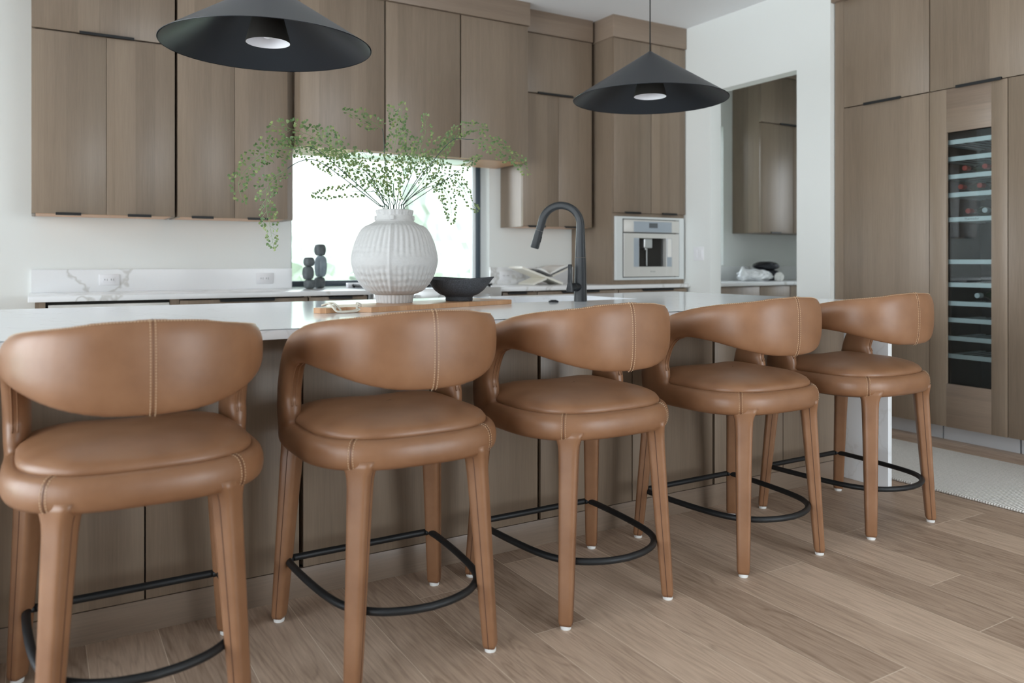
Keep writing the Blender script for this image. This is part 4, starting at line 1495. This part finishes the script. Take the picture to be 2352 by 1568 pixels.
# vase
VX, VY = 1.322, 3.187
prof = [(.0755, 0), (.0775, .004), (.080, .022), (.083, .036), (.100, .041), (.124, .055), (.146, .080), (.164, .109), (.176, .139), (.182, .165), (.184, .185),
        (.182, .205), (.178, .226), (.170, .254), (.159, .283), (.149, .303), (.138, .319), (.124, .330), (.110, .337), (.104, .339), (.094, .3445), (.085, .350), (.079, .357), (.0765, .372), (.0765, .382), (.0785, .388), (.080, .395), (.0785, .400), (.074, .401), (.070, .395), (.069, .36), (.08, .34), (.12, .31), (.15, .26), (.15, .12), (.1, .05), (.05, .012)]
dense = []
for i in range(len(prof) - 1):
    (r0_, z0_), (r1_, z1_) = prof[i], prof[i + 1]
    k_ = 5 if i < 29 else 1
    for j in range(k_):
        dense.append((r0_ + (r1_ - r0_) * j / k_, z0_ + (z1_ - z0_) * j / k_, i))
dense.append((*prof[-1], 99))
SEAM = [math.radians(-119.2) + k * PI / 2 for k in range(4)]


def vase_r(r, z, a, i):
    if i > 28: return r
    d = min(abs((a - s_ + PI) % (2 * PI) - PI) for s_ in SEAM)
    out = 0
    if .045 < z < .335:
        arcd = d * r
        out += .0045 * math.exp(-(arcd / .0038) ** 2)
    fade = min(1, d / .10)
    N1 = 44
    if z < .04:
        out += .0022 * abs(math.sin(a * 15)) - .001
    elif z < .16:
        env = math.sin(max(0, min(1, (z - .04) / .12)) * PI) ** .5
        sw = a * N1 / 2 + (z - .05) * 9
        out -= .0060 * env * fade * (1 - abs(math.sin(sw)))
        out -= .0034 * env * fade * (.5 + .5 * math.sin(z * 230 + math.sin(a * 9) * .6))
    elif z > .20 and z < .338:
        env = math.sin(max(0, min(1, (z - .20) / .138)) * PI) ** .5
        sw = a * N1 / 2 - (z - .2) * 7
        out -= .0060 * env * fade * (1 - abs(math.sin(sw)))
        if z > .31 or z < .245: out -= .0036 * env * fade * (.5 + .5 * math.sin(z * 260 + math.sin(a * 11) * .6))
    elif z > .376:
        out += .0014 * math.sin(a * 14) + .0007 * math.sin(a * 31)
    return r + out


rings = []
NV = 288
for r, z, i in dense:
    rings.append([(VX + vase_r(r, z, 2 * PI * k / NV, i) * math.cos(2 * PI * k / NV), VY + vase_r(r, z, 2 * PI * k / NV, i) * math.sin(2 * PI * k / NV), ZB1 + z) for k in range(NV)])
vt = thing('vase', (VX, VY, ZB1), 'round white textured ceramic vase with raised seams', 'vase')
MB().grid(rings, cap0=True, cap1=True).obj('vase_body', M['ceramic'], vt, smooth=True)
for s_ in SEAM:
    b = MB(); b.box(-.006, .012, -.009, .009, -.010, .010, .003)
    for v in b.bm.verts:
        x, y = v.co.x + .074, v.co.y
        v.co = Vector((VX + x * math.cos(s_) - y * math.sin(s_), VY + x * math.sin(s_) + y * math.cos(s_), ZB1 + .365 + v.co.z))
    b.obj('lug', M['ceramic'], vt, angle=.8)

# stone bowl
BX_, BY_ = 1.640, 3.195
bt = thing('stone_bowl', (BX_, BY_, ZB1), 'dark speckled stone bowl with a pointed rim on the board', 'bowl')
prof = [(.060, 0), (.062, .004), (.061, .016), (.066, .022), (.088, .030), (.112, .048), (.128, .070), (.137, .094), (.139, .100), (.1355, .103), (.130, .098), (.118, .074), (.100, .054), (.07, .038), (.03, .033)]
rings = []
ra = -YAW
for i, (r, z) in enumerate(prof):
    ring = []
    for k in range(96):
        a = 2 * PI * k / 96
        f = max(0, (z - .045) / .055) if r > .08 else 0
        tip = math.exp(-((min(a, 2 * PI - a)) / .30) ** 2)
        rr = r + .020 * f ** 2 * tip
        fl = .93 if f else 1
        x, y = rr * math.cos(a), rr * math.sin(a)
        zz = z + (.004 * tip * f) + (.004 * math.cos(2 * a + 1) * f)
        ring.append((BX_ + x * math.cos(ra) - y * math.sin(ra), BY_ + x * math.sin(ra) + y * math.cos(ra), ZB1 + zz))
    rings.append(ring)
MB().grid(rings, cap0=True, cap1=True).obj('bowl_body', M['stone'], bt, smooth=True)

# ------------------------------------------------------------------ fern stems
Fv = Vector((math.sin(YAW), math.cos(YAW), 0)); Rv = Vector((math.cos(YAW), -math.sin(YAW), 0))


def at(u, v, y):
    d = Fv + Rv * ((u - 1176) / 1810) + Vector((0, 0, (598 - v) / 1810))
    return Vector((0, 0, HC)) + d * (y / d.y)


def fern(pixels, leafy, wid, label, seed, stemr=.0020, dens=1.0):
    rr = random.Random(seed)
    pts = [at(u, v, VY + dy) for u, v, dy in pixels]
    base = Vector((VX + rr.uniform(-.02, .02), VY + rr.uniform(-.02, .02), ZB1 + .22))
    mouth = Vector((VX + max(-.05, min(.05, (pts[0].x - VX) * .8)), VY + max(-.05, min(.05, (pts[0].y - VY) * .8)), ZB1 + .402))
    path = [tuple(base), tuple(mouth)] + [tuple(p) for p in pts]
    P = [Vector(p) for p in catmull(path, 90)]
    t = thing('fern_stem', tuple(base), label, 'plant stem', 'fern stems in the white vase')
    n = len(P)
    k0 = int(n * leafy)
    m = MB(); m.tube(P[:k0 + 2], [stemr * (1 - .35 * i / n) for i in range(k0 + 2)], 6)
    m.obj('stalk', M['stem'], t, smooth=True)
    g = MB()
    g.tube(P[k0:], [max(.0004, stemr * .6 * (1 - (i / (n - k0)) * .6)) for i in range(n - k0)], 5)
    lf = MB()
    Nv = (Vector((-.5, -.85, .25)) + Vector((rr.uniform(-.6, .6), rr.uniform(-.3, .3), rr.uniform(-.5, .5)))).normalized()

    def leaf(p, d, nn, s):
        sd = d.cross(nn).normalized()
        cup = nn * s * .12
        q = [p, p + d * s * .45 + sd * s * .30, p + d * s * .86 + sd * s * .44 , p + d * s * 1.0 + sd * s * .12 + cup, p + d * s * .98 - sd * s * .16 + cup, p + d * s * .80 - sd * s * .46, p + d * s * .40 - sd * s * .26]
        vs = [lf.bm.verts.new(x) for x in q]
        c = lf.bm.verts.new(p + d * s * .6 + cup * .6)
        for i in range(7):
            lf.bm.faces.new((vs[i], vs[(i + 1) % 7], c))
    dist = 0
    side = 1
    total = sum((P[i + 1] - P[i]).length for i in range(k0, n - 1))
    step = .0125 / dens
    nxt = .006
    for i in range(k0, n - 1):
        seg = P[i + 1] - P[i]
        L_ = seg.length
        T = seg.normalized()
        while nxt < dist + L_:
            f = nxt / total
            p = P[i] + seg * ((nxt - dist) / L_)
            tp = (.45 + .55 * min(1, f / .3)) * (1 - .85 * f ** 1.6)
            Lp = wid * tp * rr.uniform(.8, 1.15)
            nn = (Nv + Vector((rr.uniform(-.5, .5), rr.uniform(-.5, .5), rr.uniform(-.5, .5)))).normalized()
            sd = T.cross(nn).normalized() * side
            d0 = (T * .62 + sd * .85).normalized()
            q = p.copy()
            steps = max(1, int(Lp / .0115))
            pr = [q.copy()]
            sgn = 1
            for k in range(steps):
                d0 = (d0 + T * .05 + Vector((0, 0, -.03))).normalized()
                q = q + d0 * (Lp / steps)
                pr.append(q.copy())
                s = rr.uniform(.0120, .0170) * (1 - .25 * k / steps)
                ls = d0.cross(nn).normalized() * sgn
                ld = (d0 * .55 + ls * .8 + Vector((rr.uniform(-.3, .3), rr.uniform(-.3, .3), rr.uniform(-.3, .3)))).normalized()
                leaf(q + ld * .004, ld, (nn + Vector((rr.uniform(-.6, .6), rr.uniform(-.6, .6), rr.uniform(-.6, .6)))).normalized(), s)
                if rr.random() < .35:
                    ld2 = (d0 * .55 - ls * .8).normalized()
                    leaf(q + ld2 * .004, ld2, nn, s * .9)
                sgn = -sgn
            leaf(q, d0, nn, .012)
            if len(pr) > 1: g.tube(pr, .00045, 3, cap=False)
            side = -side
            nxt += step
        dist += L_
    leaf(P[-1], (P[-1] - P[-2]).normalized(), Nv, .012)
    g.obj('leaf_stalks', M['greenstem'], t)
    lf.obj('leaves', M['leaf'], t)
    return t


fern([(872, 470, -.02), (800, 405, -.06), (725, 343, -.12), (680, 340, -.14), (612, 348, -.17), (570, 385, -.19), (548, 420, -.20), (556, 458, -.20)], .50, .070,
     'long fern stem arching farthest left over the wall cabinet', 1)
fern([(868, 470, .0), (790, 410, .04), (730, 370, .05), (690, 370, .04), (650, 395, .02), (618, 425, .0), (612, 470, -.02), (620, 520, -.03), (628, 565, -.03)], .56, .062,
     'fern stem drooping straight down at the left below the wall cabinet', 2)
fern([(882, 465, -.05), (855, 410, -.12), (800, 360, -.18), (740, 325, -.22), (690, 302, -.24), (650, 292, -.25), (620, 292, -.25)], .42, .085,
     'fern stem rising to the upper left with a pale tip', 3)
fern([(880, 465, .05), (850, 420, .10), (800, 385, .14), (730, 362, .16), (690, 330, .18), (650, 330, .18)], .42, .065,
     'fern stem leaning left just above the window top', 4)
fern([(895, 465, .02), (885, 380, .02), (880, 305, .0), (868, 288, .0), (835, 272, -.02), (792, 254, -.03)], .60, .055,
     'fern stem rising from the middle and bending left at the top', 5)
fern([(905, 465, .0), (903, 400, .0), (908, 330, .0), (918, 280, .0), (925, 238, .0)], .44, .052,
     'tallest fern stem rising straight up in the centre', 6)
fern([(912, 465, .03), (925, 400, .05), (945, 350, .06), (905, 270, .06), (892, 246, .06)], .46, .050,
     'fern stem just left of the tallest centre tip, with a yellow end', 7)
fern([(918, 465, -.03), (945, 400, -.04), (965, 340, -.04), (978, 300, -.04), (974, 266, -.04)], .48, .048,
     'slim upright fern stem right of the centre', 8)
fern([(925, 465, .03), (965, 400, .08), (1005, 345, .12), (1050, 305, .14), (1085, 292, .15), (1116, 292, .16)], .45, .060,
     'fern stem reaching right with its leaves before the hood cabinet', 9)
fern([(925, 465, -.04), (975, 395, -.10), (1035, 325, -.16), (1075, 320, -.19), (1110, 324, -.21), (1150, 342, -.23), (1185, 362, -.24), (1210, 398, -.25)], .58, .070,
     'long fern stem reaching farthest right, tip hanging past the cabinet corner', 10)
fern([(930, 467, .0), (970, 432, .04), (1015, 405, .07), (1035, 400, .08), (1062, 430, .09), (1080, 465, .10), (1095, 482, .10)], .42, .055,
     'fern stem drooping to the right in front of the window', 11)
fern([(928, 467, .06), (965, 440, .10), (1000, 425, .12), (1022, 440, .13), (1036, 480, .13), (1036, 510, .13)], .50, .050,
     'short fern stem hanging down right of the vase', 12)
fern([(938, 470, .02), (985, 438, .0), (1040, 402, -.02), (1080, 372, -.03), (1102, 360, -.03)], .72, .014,
     'nearly bare thin fern stem pointing right, with few leaves', 13)
fern([(885, 470, .08), (860, 440, .12), (850, 440, .14), (800, 440, .15), (760, 445, .15), (720, 448, .15)], .55, .030,
     'small pale fern sprig floating left over the bright window', 14)
fern([(895, 465, -.06), (875, 420, -.10), (860, 385, -.12), (835, 350, -.14)], .42, .060,
     'short bushy fern stem in the dense middle, leaning left', 15)
fern([(908, 465, -.08), (905, 420, -.12), (925, 380, -.14), (940, 345, -.15)], .42, .062,
     'short bushy fern stem in the dense middle, upright', 16)
fern([(900, 465, .08), (880, 430, .12), (872, 400, .14), (880, 360, .15)], .40, .058,
     'short bushy fern stem at the back of the dense middle', 17)
fern([(930, 465, .0), (960, 430, .0), (985, 395, .0), (1018, 345, .0), (1036, 312, .0)], .50, .052,
     'fern stem with a yellow tip between centre and right', 18)
fern([(890, 465, -.02), (862, 430, -.03), (838, 400, -.04), (800, 380, -.04), (775, 345, -.04), (755, 296, -.04)], .45, .045,
     'fern stem left of centre with a thin upright tip', 19)

# ------------------------------------------------------------------ things on the back counter
def sculpture(x, y, blocks, label):
    t = thing('stacked_sculpture', (x, y, ZK), label, 'sculpture', 'stacked dark sculptures by the window')
    z = ZK
    for i, (dx, rx, hz, mat) in enumerate(blocks):
        prof = []
        for k in range(15):
            a = -PI / 2 + PI * k / 14
            q = 3.4
            r = rx * (max(0, 1 - abs(math.sin(a)) ** q)) ** (1 / 2.2)
            r = rx * abs(math.cos(a)) ** .42
            prof.append((max(.002, r), hz / 2 + hz / 2 * math.sin(a)))
        rings = []
        for r, zz in prof:
            ring = []
            for k in range(32):
                a = 2 * PI * k / 32 + .35
                ca, sa = math.cos(a), math.sin(a)
                f = (abs(ca) ** 3.2 + abs(sa) ** 3.2) ** (-1 / 3.2)
                ring.append((x + dx + r * f * math.cos(a + .2), y + r * f * math.sin(a + .2), z + zz))
            rings.append(ring)
        MB().grid(rings, cap0=True, cap1=True).obj('block', M[mat], t, smooth=True)
        z += hz - .001
    return t


sculpture(1.612, 5.42, ((.004, .036, .064, 'sculpt'), (-.006, .036, .093, 'sculpt'), (.0, .035, .064, 'sculpt')), 'shorter of the two stacked charcoal sculptures, in front')
sculpture(1.715, 5.50, ((-.004, .037, .080, 'sculpt'), (.004, .040, .152, 'sculpt2'), (.0, .038, .082, 'sculpt')), 'taller of the two stacked sculptures, with a smoky middle piece')

# cookbook stand
bs = thing('book_stand', (3.50, 5.40, ZK), 'cream crossed book stand holding an open book', 'book stand')
def slab(xa, za, xb, zb, y0, y1, th, name, mat, parent):
    d = Vector((xb - xa, 0, zb - za)).normalized(); nn = Vector((-d.z, 0, d.x)) * th / 2
    b = MB()
    rings = []
    for y in (y0, y1):
        rings.append([Vector((xa, y, za)) + nn, Vector((xb, y, zb)) + nn, Vector((xb, y, zb)) - nn, Vector((xa, y, za)) - nn])
    b.grid(rings, cap0=True, cap1=True)
    return b.obj(name, mat, parent)


slab(3.275, 1.062, 3.665, .928, 5.29, 5.50, .016, 'stand_leg', M['cream'], bs)
slab(3.375, .928, 3.50, .972, 5.28, 5.51, .014, 'stand_leg', M['cream'], bs)
slab(3.555, .992, 3.735, 1.062, 5.28, 5.51, .014, 'stand_leg', M['cream'], bs)
bk = thing('open_book', (3.52, 5.40, 1.0), 'open book lying on the cream stand behind the faucet', 'book')
slab(3.40, 1.042, 3.528, .998, 5.27, 5.52, .012, 'book_cover', M['inkphoto'], bk)
slab(3.528, .998, 3.72, 1.072, 5.27, 5.52, .012, 'book_cover', M['inkphoto'], bk)
for sgn, xs in ((-1, (3.415, 3.528)), (1, (3.528, 3.71))):
    rings = []
    for k in range(9):
        f = k / 8
        if sgn < 0: x = 3.528 - f * .115; z = 1.006 + f * .042 + .020 * math.sin(f * PI * .9)
        else: x = 3.528 + f * .182; z = 1.006 + f * .066 + .022 * math.sin(f * PI * .9)
        rings.append([(x, 5.275, z), (x, 5.515, z), (x, 5.515, z - .008 - .012 * math.sin(f * PI)), (x, 5.275, z - .008 - .012 * math.sin(f * PI))])
    MB().grid(rings, cap0=True, cap1=True).obj('pages', M['paper'], bk, angle=.5)
